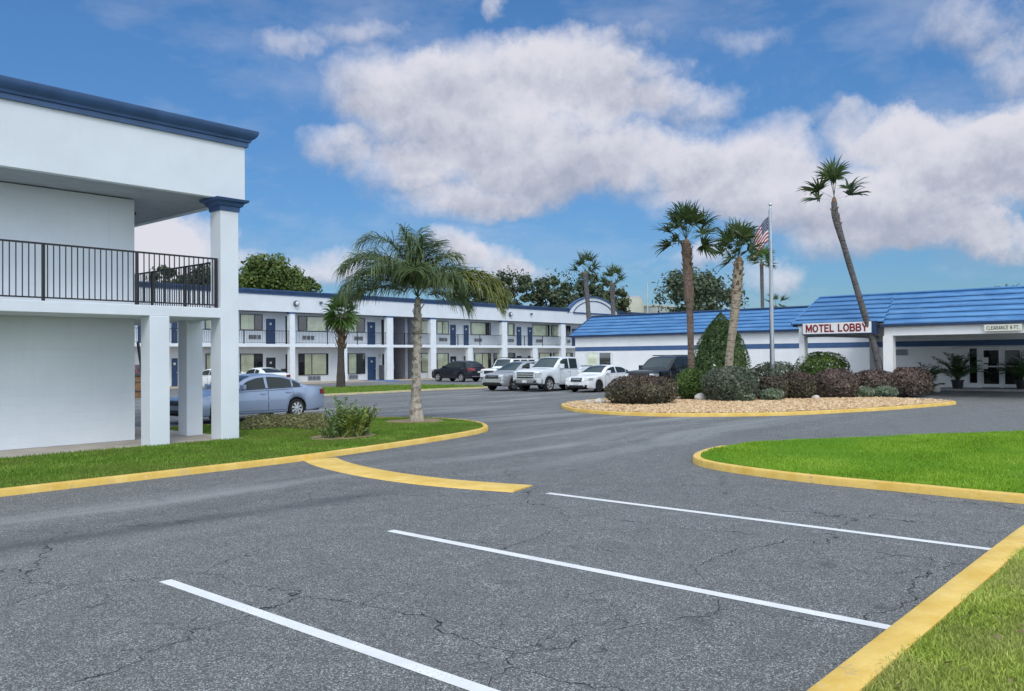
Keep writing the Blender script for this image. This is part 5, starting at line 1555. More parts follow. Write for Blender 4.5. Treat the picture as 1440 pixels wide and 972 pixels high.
def rocks(name, poly, n, z, smin, smax, seed, clip=None):
    rng = np.random.default_rng(seed); P = bbox_pts(poly, n * 2, rng); P = P[inside(poly, P)]
    if clip is not None: P = P[clip(P)]
    P = P[:n]; k = len(P)
    base = np.array([[1, 0, 0], [0, 1, 0], [-1, 0, 0], [0, -1, 0], [0, 0, 1], [0.7, 0.7, 0.6], [-0.7, 0.7, 0.55], [-0.7, -0.7, 0.6], [0.7, -0.7, 0.5]], float)
    fc = np.array([[0, 5, 4], [5, 1, 4], [1, 6, 4], [6, 2, 4], [2, 7, 4], [7, 3, 4], [3, 8, 4], [8, 0, 4]])
    s = rng.uniform(smin, smax, (k, 1, 1)); sq = rng.uniform(0.65, 1.2, (k, 1, 3)); jit = rng.normal(0, 0.14, (k, 9, 3))
    a = rng.uniform(0, 6.28, k); ca, sa = np.cos(a), np.sin(a)
    V = (base[None] + jit) * s * sq
    X = V[:, :, 0] * ca[:, None] - V[:, :, 1] * sa[:, None] + P[:, :1]; Y = V[:, :, 0] * sa[:, None] + V[:, :, 1] * ca[:, None] + P[:, 1:2]
    Z = V[:, :, 2] * 0.8 + z + 0.02
    V = np.stack([X, Y, Z], 2).reshape(-1, 3)
    F = (fc[None] + (np.arange(k) * 9)[:, None, None]).reshape(-1, 3)
    o = mesh_np(name, V, F, M['rock']); return tag(o, kind='stuff')


tag(rocks('river_rock', ISLIN, 15000, 0.09, 0.028, 0.065, 31, lambda P: (P[:, 0] + P[:, 1] < 49) | (P[:, 1] < 11)), 'tan and pink river rock spread over the flower bed', 'gravel')


def boulder(label, px, depth, r, seed, mat='rock'):
    x, y = at_px(px, depth); rng = np.random.default_rng(seed)
    bm = bmesh.new(); bmesh.ops.create_icosphere(bm, subdivisions=3, radius=1)
    for v in bm.verts:
        d = np.array(v.co)[None]; q = 1 + 0.28 * lump_noise(d, seed, f=2.2)[0] + 0.10 * lump_noise(d, seed + 1, f=5)[0]
        v.co = v.co * q; v.co = Vector((v.co.x * r * 1.2, v.co.y * r, v.co.z * r * 0.75 + r * 0.4))
    me = bpy.data.meshes.new('boulder'); bm.to_mesh(me); bm.free()
    me.polygons.foreach_set('use_smooth', [True] * len(me.polygons))
    me.materials.append(M[mat]); o = bpy.data.objects.new('boulder', me); COL.objects.link(o); o.location = (x, y, 0.09)
    return tag(o, label, 'rock')


M['pale_rock'] = mat_concrete('pale_boulder', (0.42, 0.38, 0.34), (0.62, 0.58, 0.54), 6.0)
boulder('pale white boulder at the foot of the broad grey green shrub', 985, 35.0, 0.26, 2, 'pale_rock')
boulder('rounded tan boulder near the left tip of the bed', 842, 33.0, 0.20, 3, 'pale_rock')
boulder('flat pale stone lying left of the big dark hedge ball', 826, 33.4, 0.15, 5, 'pale_rock')
boulder('small white stone before the compact purple shrub', 1146, 35.2, 0.16, 4, 'pale_rock')


# ---- palms
def bend(dirv, down, k):
    d = dirv + np.array([0, 0, -1.0]) * down * k; return d / np.linalg.norm(d)


def fan_leaf(V, F, base, az, el, pet, blade, rng, nseg=22, droop=0.5):
    """costapalmate leaf: stalk, then a pleated fan of drooping blades"""
    d = np.array([math.cos(az) * math.cos(el), math.sin(az) * math.cos(el), math.sin(el)])
    side = np.array([-math.sin(az), math.cos(az), 0.0]); p = np.array(base, float)
    pet = pet * (1.0 + 0.45 * max(0.0, math.sin(el)))
    # stalk
    pts = [p]
    for i in range(4):
        p = p + d * pet / 4; d = bend(d, 0.10 * droop, 1.0 if math.cos(el) > 0.2 else 0.4); pts.append(p)
    up = np.cross(d, side); up = -up if up[2] < 0 else up
    for i in range(4):
        w = 0.018; o = len(V); V.extend([pts[i] - side * w, pts[i] + side * w, pts[i + 1] + side * w * 0.8, pts[i + 1] - side * w * 0.8]); F.append((o, o + 1, o + 2, o + 3))
    hub = pts[-1]
    ro = rng.uniform(-1.0, 1.0); side, up = side * math.cos(ro) + up * math.sin(ro), up * math.cos(ro) - side * math.sin(ro)
    for k in range(nseg):
        a = (k / (nseg - 1) - 0.5) * 2 * R(118) + rng.normal(0, 0.05)
        ln = blade * (0.78 + 0.22 * math.cos(a)) * rng.uniform(0.85, 1.1)
        if abs(a) > R(95): ln *= 0.75
        sd = d * math.cos(a) + side * math.sin(a) + up * (0.46 * abs(math.sin(a)) + rng.normal(0, 0.10)); sd /= np.linalg.norm(sd)
        wv = np.cross(sd, up); wv /= np.linalg.norm(wv) + 1e-9
        q = hub.copy(); cur = sd.copy(); w0 = 0.012; ws = [0.016, 0.050, 0.044, 0.026, 0.003]
        tw = rng.normal(0, 0.35)
        wv = wv * math.cos(tw) + up * math.sin(tw)
        prev = [q - wv * ws[0], q + wv * ws[0]]
        for s in range(1, 5):
            q = q + cur * ln / 4; cur = bend(cur, droop * (0.12, 0.28, 0.75, 1.3)[s - 1], 1)
            now = [q - wv * ws[s] * blade, q + wv * ws[s] * blade]
            o = len(V); V.extend([prev[0], prev[1], now[1], now[0]]); F.append((o, o + 1, o + 2, o + 3)); prev = now


def trunk_mesh(path, rads, seg=12, seed=0, rough=0.06, sub=6):
    m = MB(); pts = catmull(path, sub); n = len(pts); rr = []
    rng = random.Random(seed)
    for i in range(n):
        t = i / (n - 1) * (len(rads) - 1); k = min(int(t), len(rads) - 2); r = rads[k] + (rads[k + 1] - rads[k]) * (t - k)
        rr.append(r * (1 + rough * rng.uniform(-1, 1)))
    m.tube(pts, rr, seg); return m, pts


def boots(pts, r0, z0, z1, seed, size=0.18):
    """criss-cross old leaf bases on the upper trunk"""
    m = MB(); rng = random.Random(seed); n = int((z1 - z0) / 0.055)
    for i in range(n):
        z = z0 + (z1 - z0) * i / n
        # point on the stem
        for a, b in zip(pts, pts[1:]):
            if a[2] <= z <= b[2]: break
        t = (z - a[2]) / max(1e-6, b[2] - a[2]); c = Vector(a).lerp(Vector(b), t)
        an = i * 2.4; d = Vector((math.cos(an), math.sin(an), 0)); s = Vector((-d.y, d.x, 0))
        lean = rng.uniform(0.25, 0.7); ln = size * rng.uniform(0.7, 1.3); w = size * 0.28
        p = c + d * r0 * 0.9; q = p + (d * lean + Vector((0, 0, 1))).normalized() * ln + s * rng.uniform(-0.03, 0.03)
        m.add([p - s * w, p + s * w, q + s * w * 0.45, q - s * w * 0.45, p - s * w - d * 0.03, p + s * w - d * 0.03, q + s * w * 0.45 - d * 0.03, q - s * w * 0.45 - d * 0.03], [(0, 1, 2, 3), (7, 6, 5, 4), (0, 4, 5, 1), (2, 6, 7, 3), (1, 5, 6, 2), (0, 3, 7, 4)])
    return m


def fan_palm(label, path, rads, leaves, seed, bark='trunk_brown', leaf='sabal', group=None, boot=None, pet=0.75, blade=0.85, nseg=22, droop=0.5, head_r=0.16, head=0.6, name='fan_palm'):
    rng = np.random.default_rng(seed)
    base = path[0]; t = thing(name, label, 'palm tree', tuple(base), 0, group)
    m, pts = trunk_mesh(path, rads, 12, seed); m.build('trunk', M[bark], t, smooth=50)
    top = Vector(pts[-1])
    if boot: boots(pts, boot[0], boot[1], boot[2], seed, boot[3]).build('leaf_bases', M['boots'], t)
    V, F = [], []
    if isinstance(leaves, int):
        spec = []
        for i in range(leaves):
            q = i / leaves; spec.append((i * 2.399 + rng.normal(0, 0.2), R(84 - 92 * q ** 1.1) + rng.normal(0, 0.10), rng.uniform(0.85, 1.1)))
    else: spec = leaves
    for az, el, sc in spec:
        fan_leaf(V, F, (top.x, top.y, top.z + 0.05 + 0.2 * max(0, math.sin(el))), az, el, pet * sc, blade * sc, rng, nseg, droop)
    mesh_np('crown', np.array(V), np.array(F), M[leaf], t)
    m = MB(); m.lathe([(head_r * 0.9, top.z - head * 0.4), (head_r, top.z - head * 0.1), (head_r * 0.7, top.z + head * 0.2), (0.02, top.z + head * 0.45)], (top.x, top.y, 0), seg=10); m.build('bud', M['boots'], t, smooth=60)
    return t


def P3(px, py, depth): p = AT(px, py, depth); return (p.x, p.y, p.z)


def gp(px, depth, z=0.05):
    x, y = at_px(px, depth); return (x, y, z)


GP = 'fan palms in the rock bed'
d = 38.0
fan_palm('tall straight fan palm with thick brown upper trunk, left of the flagpole', [gp(972, d), P3(971.5, 490, d), P3(970, 434, d), P3(969, 415, d), P3(965, 343, d)], [0.16, 0.14, 0.145, 0.225, 0.205], 20, 41, 'trunk_brown', group=GP, boot=(0.21, 5.6, 6.9, 0.24), pet=0.72, blade=0.92, head_r=0.2)
d = 36.8
fan_palm('curving fan palm with a ragged brown trunk top, beside the conical evergreen', [gp(1021, d), P3(1026, 500, d), P3(1031, 460, d), P3(1036, 410, d), P3(1039, 368, d)], [0.185, 0.17, 0.185, 0.215, 0.20], 20, 42, 'trunk_low', group=GP, boot=(0.205, 4.3, 5.9, 0.24), pet=0.62, blade=0.80, head_r=0.2)
d = 38.6
rdir = math.atan2(RIGHT.y, RIGHT.x); ldir = rdir + PI
lean = [(ldir + 0.2, R(28), 1.1), (ldir - 0.5, R(12), 1.0), (rdir + 0.15, R(35), 1.1), (rdir - 0.5, R(15), 1.0), (rdir + 2.2, R(78), 0.9), (rdir + 1.3, R(84), 1.05), (ldir - 1.3, R(76), 1.0), (ldir + 2.0, R(80), 0.8)]
fan_palm('tall thin palm leaning left across the lobby sign with a sparse crown', [gp(1242, d), P3(1233, 500, d), P3(1212, 430, d), P3(1188, 350, d), P3(1175, 305, d), P3(1173, 284, d)], [0.175, 0.15, 0.138, 0.13, 0.165, 0.12], lean, 43, 'trunk_grey', group=GP, boot=(0.14, 7.7, 8.6, 0.18), pet=0.62, blade=0.98, head_r=0.13, droop=0.45)
# small fan palm on the far grass island
d = 55.0
fan_palm('short fan palm with a dark slim trunk on the far grass strip', [gp(479, d, 0.085), P3(479.5, 500, d), P3(480, 476, d), P3(479.5, 447, d)], [0.30, 0.22, 0.24, 0.34], [(i * 2.399, R(86 - 4.4 * i), 1.0) for i in range(30)], 44, 'trunk_dark', leaf='sabal_green', boot=(0.34, 2.6, 4.1, 0.36), pet=0.5, blade=0.95, head_r=0.3, droop=1.0)
# slim palms beyond
GD = 'slim distant palms rising behind the roofs'
d = 76.0
fan_palm('slim distant palm standing in front of the arched gable', [gp(829, d, 0), P3(829, 470, d), P3(826, 420, d), P3(823, 385, d)], [0.24, 0.22, 0.20, 0.22], [(i * 2.4, R(80 - 10 * i), 1.1) for i in range(9)], 45, 'trunk_grey', group=GD, pet=0.7, blade=0.95, nseg=20, head_r=0.2)
d = 84.0
fan_palm('slim distant palm just right of the arched gable', [gp(863, d, 0), P3(863, 470, d), P3(862, 430, d), P3(861, 400, d)], [0.24, 0.22, 0.22, 0.24], [(i * 2.4, R(80 - 10 * i), 1.05) for i in range(9)], 46, 'trunk_grey', group=GD, pet=0.7, blade=0.95, nseg=20, head_r=0.2)
d = 84.0
fan_palm('slim distant palm behind the lobby roof, left of the flagpole', [gp(1073, d, 0), P3(1073, 470, d), P3(1072, 420, d), P3(1071, 372, d)], [0.19, 0.17, 0.16, 0.18], [(i * 2.4, R(76 - 8 * i), 1.15) for i in range(11)], 47, 'trunk_grey', leaf='sabal_green', group=GD, pet=0.55, blade=0.95, nseg=20, head_r=0.2)
d = 70.0
fan_palm('palm top just clearing the lobby roof, right of the flagpole', [gp(1091, d, 0), P3(1091, 470, d), P3(1091, 433, d)], [0.2, 0.2, 0.2], [(ldir + 0.3, R(30), 1), (rdir, R(40), 1.1), (rdir + 0.5, R(10), 1), (ldir - 0.6, R(60), 0.9), (rdir + 1.3, R(80), 0.7), (ldir + 1, R(5), 0.9)], 48, 'trunk_grey', group=GD, pet=0.5, blade=0.8, nseg=20)


def frond(V, F, base, az, el, length, droop, rng, n=46, leaf=0.42, hang=0.8, w=0.017, per=1):
    d = np.array([math.cos(az) * math.cos(el), math.sin(az) * math.cos(el), math.sin(el)]); p = np.array(base, float)
    side = np.array([-math.sin(az), math.cos(az), 0.0]); ds = length / n
    dn = np.array([0, 0, -1.0]); prev = p
    for i in range(n):
        t = i / n
        d = d + dn * droop * ds * (0.35 + 1.5 * t); d /= np.linalg.norm(d); p = p + d * ds
        rw = 0.02 * (1 - t) + 0.004; o = len(V); V.extend([prev - side * rw, prev + side * rw, p + side * rw, p - side * rw]); F.append((o, o + 1, o + 2, o + 3)); prev = p
        if t < 0.16: continue
        for sg in (-1, 1):
            for r_ in range(per):
                ll = leaf * (0.55 + 0.9 * math.sin(PI * min(1, (t - 0.1) / 0.95)) ** 0.7) * rng.uniform(0.75, 1.2)
                up = np.cross(d, side); up = up if up[2] > 0 else -up
                ld = side * sg * rng.uniform(0.6, 1.0) + d * rng.uniform(0.35, 0.75) + up * rng.uniform(-0.15, 0.5); ld /= np.linalg.norm(ld)
                q = p.copy(); wv = np.cross(ld, dn); wv = wv / (np.linalg.norm(wv) + 1e-9)
                wv = wv * math.cos(0.8) + np.cross(ld, wv) * math.sin(rng.uniform(-1, 1)); wv /= np.linalg.norm(wv) + 1e-9
                pr_ = [q - wv * w * 0.6, q + wv * w * 0.6]
                for s, ww in ((1, 1.0), (2, 0.8), (3, 0.1)):
                    q = q + ld * ll / 3; ld = ld + dn * hang * (0.35, 0.75, 1.0)[s - 1] * rng.uniform(0.6, 1.3); ld /= np.linalg.norm(ld)
                    nw = [q - wv * w * ww, q + wv * w * ww]; o = len(V); V.extend([pr_[0], pr_[1], nw[1], nw[0]]); F.append((o, o + 1, o + 2, o + 3)); pr_ = nw


# feather palm on the tip of the left lawn
qd = depth_of(G(585, 597))
qb = Vector(gp(585, qd, 0.09))
qt = thing('feather_palm', 'feather leaved palm with drooping fronds and pale trunk on the left lawn tip', 'palm tree', tuple(qb))
m, pts = trunk_mesh([tuple(qb), P3(585, 560, qd), P3(586, 520, qd), P3(587, 470, qd), P3(587.5, 435, qd), P3(587.5, 418, qd)], [0.225, 0.145, 0.115, 0.11, 0.10, 0.07], 16, 5, 0.06)
m.build('trunk', M['trunk_queen'], qt, smooth=50)
bm_ = boots(pts, 0.105, 0.5, 3.6, 8, 0.17); bm_.build('leaf_bases', M['trunk_queen'], qt)
rng = np.random.default_rng(77); V, F = [], []
top = Vector(pts[-1]); tb = (top.x, top.y, top.z)
fr = [(ldir + 0.05, 64, 2.7, 0.85), (ldir - 0.35, 52, 2.8, 0.78), (ldir + 0.45, 46, 2.6, 0.80), (ldir - 0.1, 76, 2.7, 0.90), (ldir - 0.8, 56, 2.3, 0.85), (ldir + 0.9, 58, 2.3, 0.85), (ldir + 0.2, 57, 2.65, 0.70), (ldir - 0.15, 40, 2.3, 0.72), (ldir + 0.1, 26, 2.1, 0.6),
      (rdir + 0.1, 72, 1.8, 1.05), (rdir - 0.3, 52, 1.8, 1.05), (rdir + 0.5, 60, 1.8, 0.95), (rdir + 0.9, 78, 1.9, 0.85), (rdir - 0.8, 42, 1.6, 0.95), (rdir + 1.5, 80, 1.9, 0.55), (rdir - 1.5, 56, 1.8, 0.95), (rdir + 1.7, 48, 1.8, 0.9), (ldir + 1.6, 84, 1.9, 0.4), (rdir, 86, 1.7, 0.5), (ldir, 83, 2.0, 0.55), (rdir + 0.1, 16, 1.5, 0.7)]
for az, e, ln, dr in fr: frond(V, F, tb, az + rng.normal(0, 0.06), R(e), ln, dr, rng, n=58, leaf=0.72, hang=1.7, w=0.0105, per=2)
mesh_np('crown', np.array(V), np.array(F), M['queen'], qt)
V, F = [], []
for az, e, ln, dr in ((rdir + 0.05, 38, 2.95, 0.62), (rdir - 0.12, 34, 2.85, 0.66), (rdir + 0.18, 42, 3.0, 0.60)): frond(V, F, tb, az, R(e), ln, dr, rng, n=60, leaf=0.55, hang=1.6, w=0.018, per=2)
co = mesh_np('old_fronds', np.array(V), np.array(F), M['queen_old'], qt); co['label'] = 'long yellowing fronds hanging down at the right'
mp = [(qb.x + 0.85 * (1 + 0.12 * math.sin(3 * a)) * math.cos(a), qb.y + 0.85 * (1 + 0.12 * math.sin(3 * a)) * math.sin(a)) for a in np.linspace(0, 2 * PI, 24, endpoint=False)]
fill('mulch_ring', mp, 0.05, 0.112, M['mulch'])


# ---- broad leaved trees beyond the roofs
def tree(label, px, top, bot, half, depth, mat, seed, nclump=46, per=150, leaf=0.42, group='trees beyond the motel roofs', open_=0.0, flat=0.85):
    rng = np.random.default_rng(seed); k = pxm(depth)
    x, y = at_px(px, depth); hor = 506 - 0.0088 * px
    zt = EYE + (hor - top) / k; zb_ = EYE + (hor - bot) / k; rx = half / k; rz = (zt - zb_) / 2; zc = (zt + zb_) / 2
    t = thing('oak_tree', label, 'tree', (x, y, 0), 0, group)
    Vs, Fs, off = [], [], 0
    C = []
    for i in range(nclump):
        d = unit(1, rng)[0]; rr = rng.uniform(0.30, 1.0) ** 0.6
        c = np.array([d[0] * rx, d[1] * rx * 0.9, d[2] * rz]) * rr * 0.84 * (1 + 0.18 * lump_noise(d[None], seed)[0])
        c[2] += zc; C.append(c)
        cr = rx * rng.uniform(0.16, 0.30) * (1 - 0.35 * open_)
        n = int(per * rng.uniform(0.6, 1.3)); u = unit(n, rng); rad = rng.uniform(0.25, 1.0, (n, 1)) ** 0.55
        P = c + u * rad * np.array([cr, cr, cr * flat]); P[:, 0] += x; P[:, 1] += y
        v, f = leaf_quads(P, u + np.array([0, 0, 0.5]), leaf, rng, 0.62, 0.6); Vs.append(v); Fs.append(f + off); off += len(v)
    # stray sprigs on the outline
    n = 420; u = unit(n, rng); P = u * np.array([rx, rx * 0.9, rz]) * rng.uniform(0.70, 1.0, (n, 1)) * (1 + 0.2 * lump_noise(u, seed))[:, None] + np.array([x, y, zc])
    v, f = leaf_quads(P, u, leaf, rng, 0.55, 0.9); Vs.append(v); Fs.append(f + off)
    mesh_np('crown', np.vstack(Vs), np.vstack(Fs), M[mat], t)
    m = MB(); z1 = zb_ + rz * 0.5
    m.tube([(x, y, 0), (x + 0.1, y, z1 * 0.5), (x, y, z1)], [0.45, 0.34, 0.24], 8)
    for i in range(min(16, nclump)):
        c = C[i]; m.tube([(x, y, z1 * rng.uniform(0.6, 1.0)), (x + c[0] * 0.5, y + c[1] * 0.5, (z1 + c[2]) / 2 + 0.3), (x + c[0], y + c[1], c[2])], [0.16, 0.09, 0.03], 5)
    m.build('trunk', M['bark'], t, smooth=50)
    return t


tree('olive green oak rising behind the far motel, right of the white pillar', 372, 354, 430, 62, 92, 'oak_olive', 51, 60, 170, 0.40)
tree('low end of the olive oak hedge sloping down to the motel roof', 425, 384, 430, 30, 90, 'oak_olive', 52, 26, 150, 0.36)
tree('dark oak seen through the balcony railing, left of the pair', 232, 371, 430, 30, 96, 'oak', 53, 28, 150, 0.4)
tree('dark oak seen through the balcony railing, nearer the white pillar', 292, 366, 430, 38, 97, 'oak', 54, 34, 150, 0.4)
tree('dark open oak behind the hanging palm fronds', 655, 392, 450, 36, 104, 'oak', 55, 26, 130, 0.45, open_=0.5)
tree('tall airy oak with gaps of sky, highest of the row behind the motel', 718, 369, 450, 46, 106, 'oak', 56, 46, 85, 0.40, open_=0.8)
tree('dense dark oak in the middle of the row behind the motel', 780, 378, 455, 40, 108, 'oak', 57, 40, 110, 0.42, open_=0.5)
tree('dark oak behind the slim palm and the arched gable', 832, 374, 455, 42, 112, 'oak', 58, 40, 95, 0.42, open_=0.55)
tree('pale green tree at the right end of the row, next to the beige tower', 868, 398, 455, 24, 104, 'oak_light', 59, 26, 130, 0.4, open_=0.3)
tree('big rounded oak alone behind the lobby roof, behind the two palms', 982, 368, 470, 76, 98, 'oak', 60, 66, 105, 0.42, open_=0.5)
tree('low dark tree top behind the lobby roof between palm and flagpole', 1048, 431, 470, 22, 120, 'oak', 61, 14, 110, 0.4)

# ---- plants by the lobby doors
GPOT = 'potted palms at the lobby doors'


def pot_palm(label, px, depth, r, h, n, ln, seed, pot=True, group=GPOT, zb=0.092, leaf=0.26):
    x, y = at_px(px, depth); t = thing('potted_palm' if pot else 'palm_plant', label, 'plant', (x, y, zb), 0, group)
    if pot:
        m = MB(); m.lathe([(r * 0.78, zb), (r * 0.95, zb + h * 0.8), (r * 1.06, zb + h * 0.82), (r * 1.06, zb + h), (r * 0.93, zb + h), (r * 0.9, zb + h * 0.85), (0, zb + h * 0.84)], (x, y, 0), seg=20); m.build('pot', M['pot'], t, smooth=40)
    rng = np.random.default_rng(seed); V, F = [], []
    for i in range(n):
        frond(V, F, (x + rng.normal(0, .04), y + rng.normal(0, .04), zb + (h * 0.85 if pot else 0)), i * 2.4, R(rng.uniform(38, 84)), ln * rng.uniform(0.75, 1.15), 0.75, rng, n=22, leaf=leaf, hang=0.45, w=0.02)
    mesh_np('fronds', np.array(V), np.array(F), M['potpalm'], t)
    return t


pot_palm('potted palm in a black pot left of the lobby doors', 1346, 44.6, 0.30, 0.46, 26, 1.5, 71)
pot_palm('potted palm in a black pot right of the lobby doors, cut by the frame', 1437, 43.6, 0.32, 0.46, 26, 1.45, 72)
pot_palm('low palm plant peeping out behind the last purple shrub', 1302, 41.8, 0.3, 0.3, 22, 1.35, 73, pot=False, group=None, zb=0.0)
boulder('white stone beside the palm plant by the driveway', 1313, 42.0, 0.3, 6, 'pale_rock')

# ---- left lawn: weedy shrub and low ground cover
x, y = G(486, 620).xy
t = thing('leafy_shrub', 'tall weedy green shrub with yellowing tips on the left lawn by the kerb', 'shrub', (x, y, 0.09))
rng = np.random.default_rng(81); V, F = [], []
for i in range(84):
    a = i * 2.399; rr = 0.33 * math.sqrt(rng.uniform(0, 1)); bx, by = x + rr * math.cos(a) * 0.85, y + rr * math.sin(a) * 0.7
    frond(V, F, (bx, by, 0.09), a + rng.normal(0, 0.5), R(rng.uniform(62, 90)), (0.22 + 0.85 * rng.uniform(0, 1) ** 1.4) * (1.15 - 1.1 * rr), 0.9, rng, n=16, leaf=0.10, hang=0.3, w=0.016)
for i in range(46):
    a = rng.uniform(0, 6.28); rr = rng.uniform(0.2, 0.62); frond(V, F, (x + rr * math.cos(a) * 1.1, y + rr * math.sin(a) * 0.7, 0.09), rng.uniform(0, 6.28), R(rng.uniform(40, 85)), rng.uniform(0.15, 0.42), 0.9, rng, n=10, leaf=0.09, hang=0.3, w=0.014)
mesh_np('foliage', np.array(V), np.array(F), M['weed'], t)
V, F = [], []
for i in range(60):
    a = i * 2.399; rr = 0.32 * math.sqrt(rng.uniform(0.1, 1)); frond(V, F, (x + 0.15 + rr * math.cos(a), y - 0.1 + rr * math.sin(a) * 0.7, 0.09), a, R(rng.uniform(62, 88)), rng.uniform(0.3, 0.75), 0.6, rng, n=14, leaf=0.10, hang=0.3, w=0.015)
mesh_np('yellow_sprays', np.array(V), np.array(F), M['shrub_yellow'], t)['label'] = 'yellowing outer sprays'
mp = [(x + (0.95 + 0.1 * math.sin(2 * a)) * math.cos(a), y + 0.1 + 0.62 * math.sin(a)) for a in np.linspace(0, 2 * PI, 24, endpoint=False)]
fill('mulch_ring', mp, 0.05, 0.11, M['mulch'])
rng = np.random.default_rng(82)
gc = [G(px, py).xy for px, py in ((338, 612), (345, 598), (400, 593), (450, 590), (470, 606), (440, 611), (400, 608))]
gc = [(p[0], p[1]) for p in gc]
P = bbox_pts(gc, 26000, rng); P = P[inside(gc, P)][:8000]
hh = rng.uniform(0, 1, len(P)) ** 1.5 * (0.16 + 0.10 * (lump_noise(np.c_[P * 0.8, P[:, :1] * 0], 5) + 0.3))
P3_ = np.c_[P, 0.09 + np.abs(hh)]
v, f = leaf_quads(P3_, np.tile([0, 0, 1.0], (len(P), 1)), 0.075, rng, 0.55, 1.0)
tag(mesh_np('ground_cover', v, f, M['cover']), 'low mixed ground cover along the back edge of the left lawn', 'ground cover', kind='stuff')


# ---- grass
def grass(name, poly, n, z, h, w, mat, seed, label, clip=None, bend_=0.5):
    rng = np.random.default_rng(seed); P = bbox_pts(poly, int(n * 2.5), rng); P = P[inside(poly, P)]
    if clip is not None: P = P[clip(P)]
    P = P[:n]; k = len(P)
    tuft = 0.75 + 0.35 * lump_noise(np.c_[P * 1.7, P[:, :1] * 0], seed, 7, 1.8)
    hh = (h * rng.uniform(0.5, 1.25, k) * np.clip(tuft, 0.4, 1.4))[:, None]; a = rng.uniform(0, 6.283, k)
    s = np.c_[np.cos(a), np.sin(a), 0 * a]; b2 = rng.uniform(0, 6.283, k); ld = np.c_[np.cos(b2), np.sin(b2), 0 * a] * (rng.uniform(0.1, 1.0, (k, 1)) * bend_)
    B = np.c_[P, np.full(k, z)]; up = np.array([0, 0, 1.0])
    ww = w * rng.uniform(0.6, 1.3, (k, 1))
    v0, v1 = B - s * ww / 2, B + s * ww / 2
    mid = B + (up * 0.6 + ld * 0.25) * hh
    v2, v3 = mid + s * ww * 0.4, mid - s * ww * 0.4
    tip = B + (up * 0.95 + ld) * hh
    v4, v5 = tip + s * ww * 0.06, tip - s * ww * 0.06
    V = np.stack([v0, v1, v2, v3, v4, v5], 1).reshape(-1, 3); o = np.arange(k)[:, None] * 6
    F = np.concatenate([o + np.array([[0, 1, 2, 3]]), o + np.array([[3, 2, 4, 5]])], 1).reshape(-1, 4)
    return tag(mesh_np(name, V, F, M[mat]), label, 'grass', kind='stuff')


vis = lambda lo, hi: (lambda P: ((P[:, 0] * FWD.x + P[:, 1] * FWD.y) > lo) & ((P[:, 0] * FWD.x + P[:, 1] * FWD.y) < hi) & (np.abs(P[:, 0] * RIGHT.x + P[:, 1] * RIGHT.y) < 0.66 * (P[:, 0] * FWD.x + P[:, 1] * FWD.y) + 1.0))
mulch_c = [(qb.x, qb.y, 0.85), (x + 0.0, y + 0.1, 0.75)]
def left_clip(P):
    k = vis(8, 40)(P)
    for cx_, cy_, r_ in mulch_c: k &= ((P[:, 0] - cx_) ** 2 + (P[:, 1] - cy_) ** 2) > r_ * r_
    return k
grass('grass', [p for p in LLAWN if p[0] > 3] + [(3.0, 18.2), (3.0, 13.8)], 75000, 0.094, 0.055, 0.013, 'grass', 91, 'dark green grass of the lawn beside the near wing', left_clip)
grass('grass', [p for p in RLAWN if p[1] > -5.5], 230000, 0.098, 0.058, 0.013, 'grass_bright', 92, 'bright green grass of the lawn at the right', lambda P: (P[:, 0] * 0.5 - P[:, 1] < 17.5) & (P[:, 1] > -3.5))
grass('grass', [(3.8, -1.2), (11.1, -1.2), (11.1, 1.3), (10.3, 1.69), (3.8, 1.69)], 120000, 0.066, 0.052, 0.008, 'grass_near', 93, 'dry yellowish green grass in the bottom right corner', None, 1.0)
grass('grass', FISL, 14000, 0.084, 0.10, 0.03, 'grass', 94, 'grass on the strip before the far motel', vis(30, 70))
# dead leaves along the near lawn
rng = np.random.default_rng(95); P = bbox_pts([(4.5, 0.2), (10.5, 1.6)], 90, rng); v, f = leaf_quads(np.c_[P, np.full(90, 0.105)], np.tile([0, 0, 1.0], (90, 1)), 0.05, rng, 0.6, 0.35)
tag(mesh_np('leaf_litter', v, f, M['dry_leaf']), 'scattered dry leaves on the near grass', 'leaf litter', kind='stuff')


# ================================================================== flag, poles, far buildings
d = 39.4
fb = Vector(gp(1086, d, 0.09)); k = pxm(d); hor = 506 - 0.0088 * 1086
fz = lambda py: EYE + (hor - py) / k
fp = thing('flagpole', 'tall aluminium flagpole rising from the shrub bed', 'flagpole', tuple(fb))
m = MB(); m.tube([(fb.x, fb.y, 0.06), (fb.x, fb.y, 3.5), (fb.x, fb.y, fz(290))], [0.105, 0.095, 0.052], 14); m.build('pole', M['steel'], fp, smooth=50)
m = MB(); m.lathe([(0.0, fz(290)), (0.05, fz(290) + .001), (0.05, fz(288)), (0.03, fz(287)), (0.085, fz(285.2)), (0.085, fz(284)), (0.0, fz(281))], (fb.x, fb.y, 0), seg=14); m.build('finial', M['steel'], fp, smooth=50)
m = MB(); m.lathe([(0.22, 0.0905), (0.2, 0.14), (0.11, 0.2)], (fb.x, fb.y, 0), seg=16); m.build('base_collar', M['steel'], fp, smooth=40)
m = MB(); m.tube([Vector((fb.x, fb.y, 0)) - RIGHT * 0.11 + Vector((0, 0, 1.2)), Vector((fb.x, fb.y, 0)) - RIGHT * 0.09 + Vector((0, 0, fz(292)))], 0.008, 5); m.build('halyard', M['black_metal'], fp)
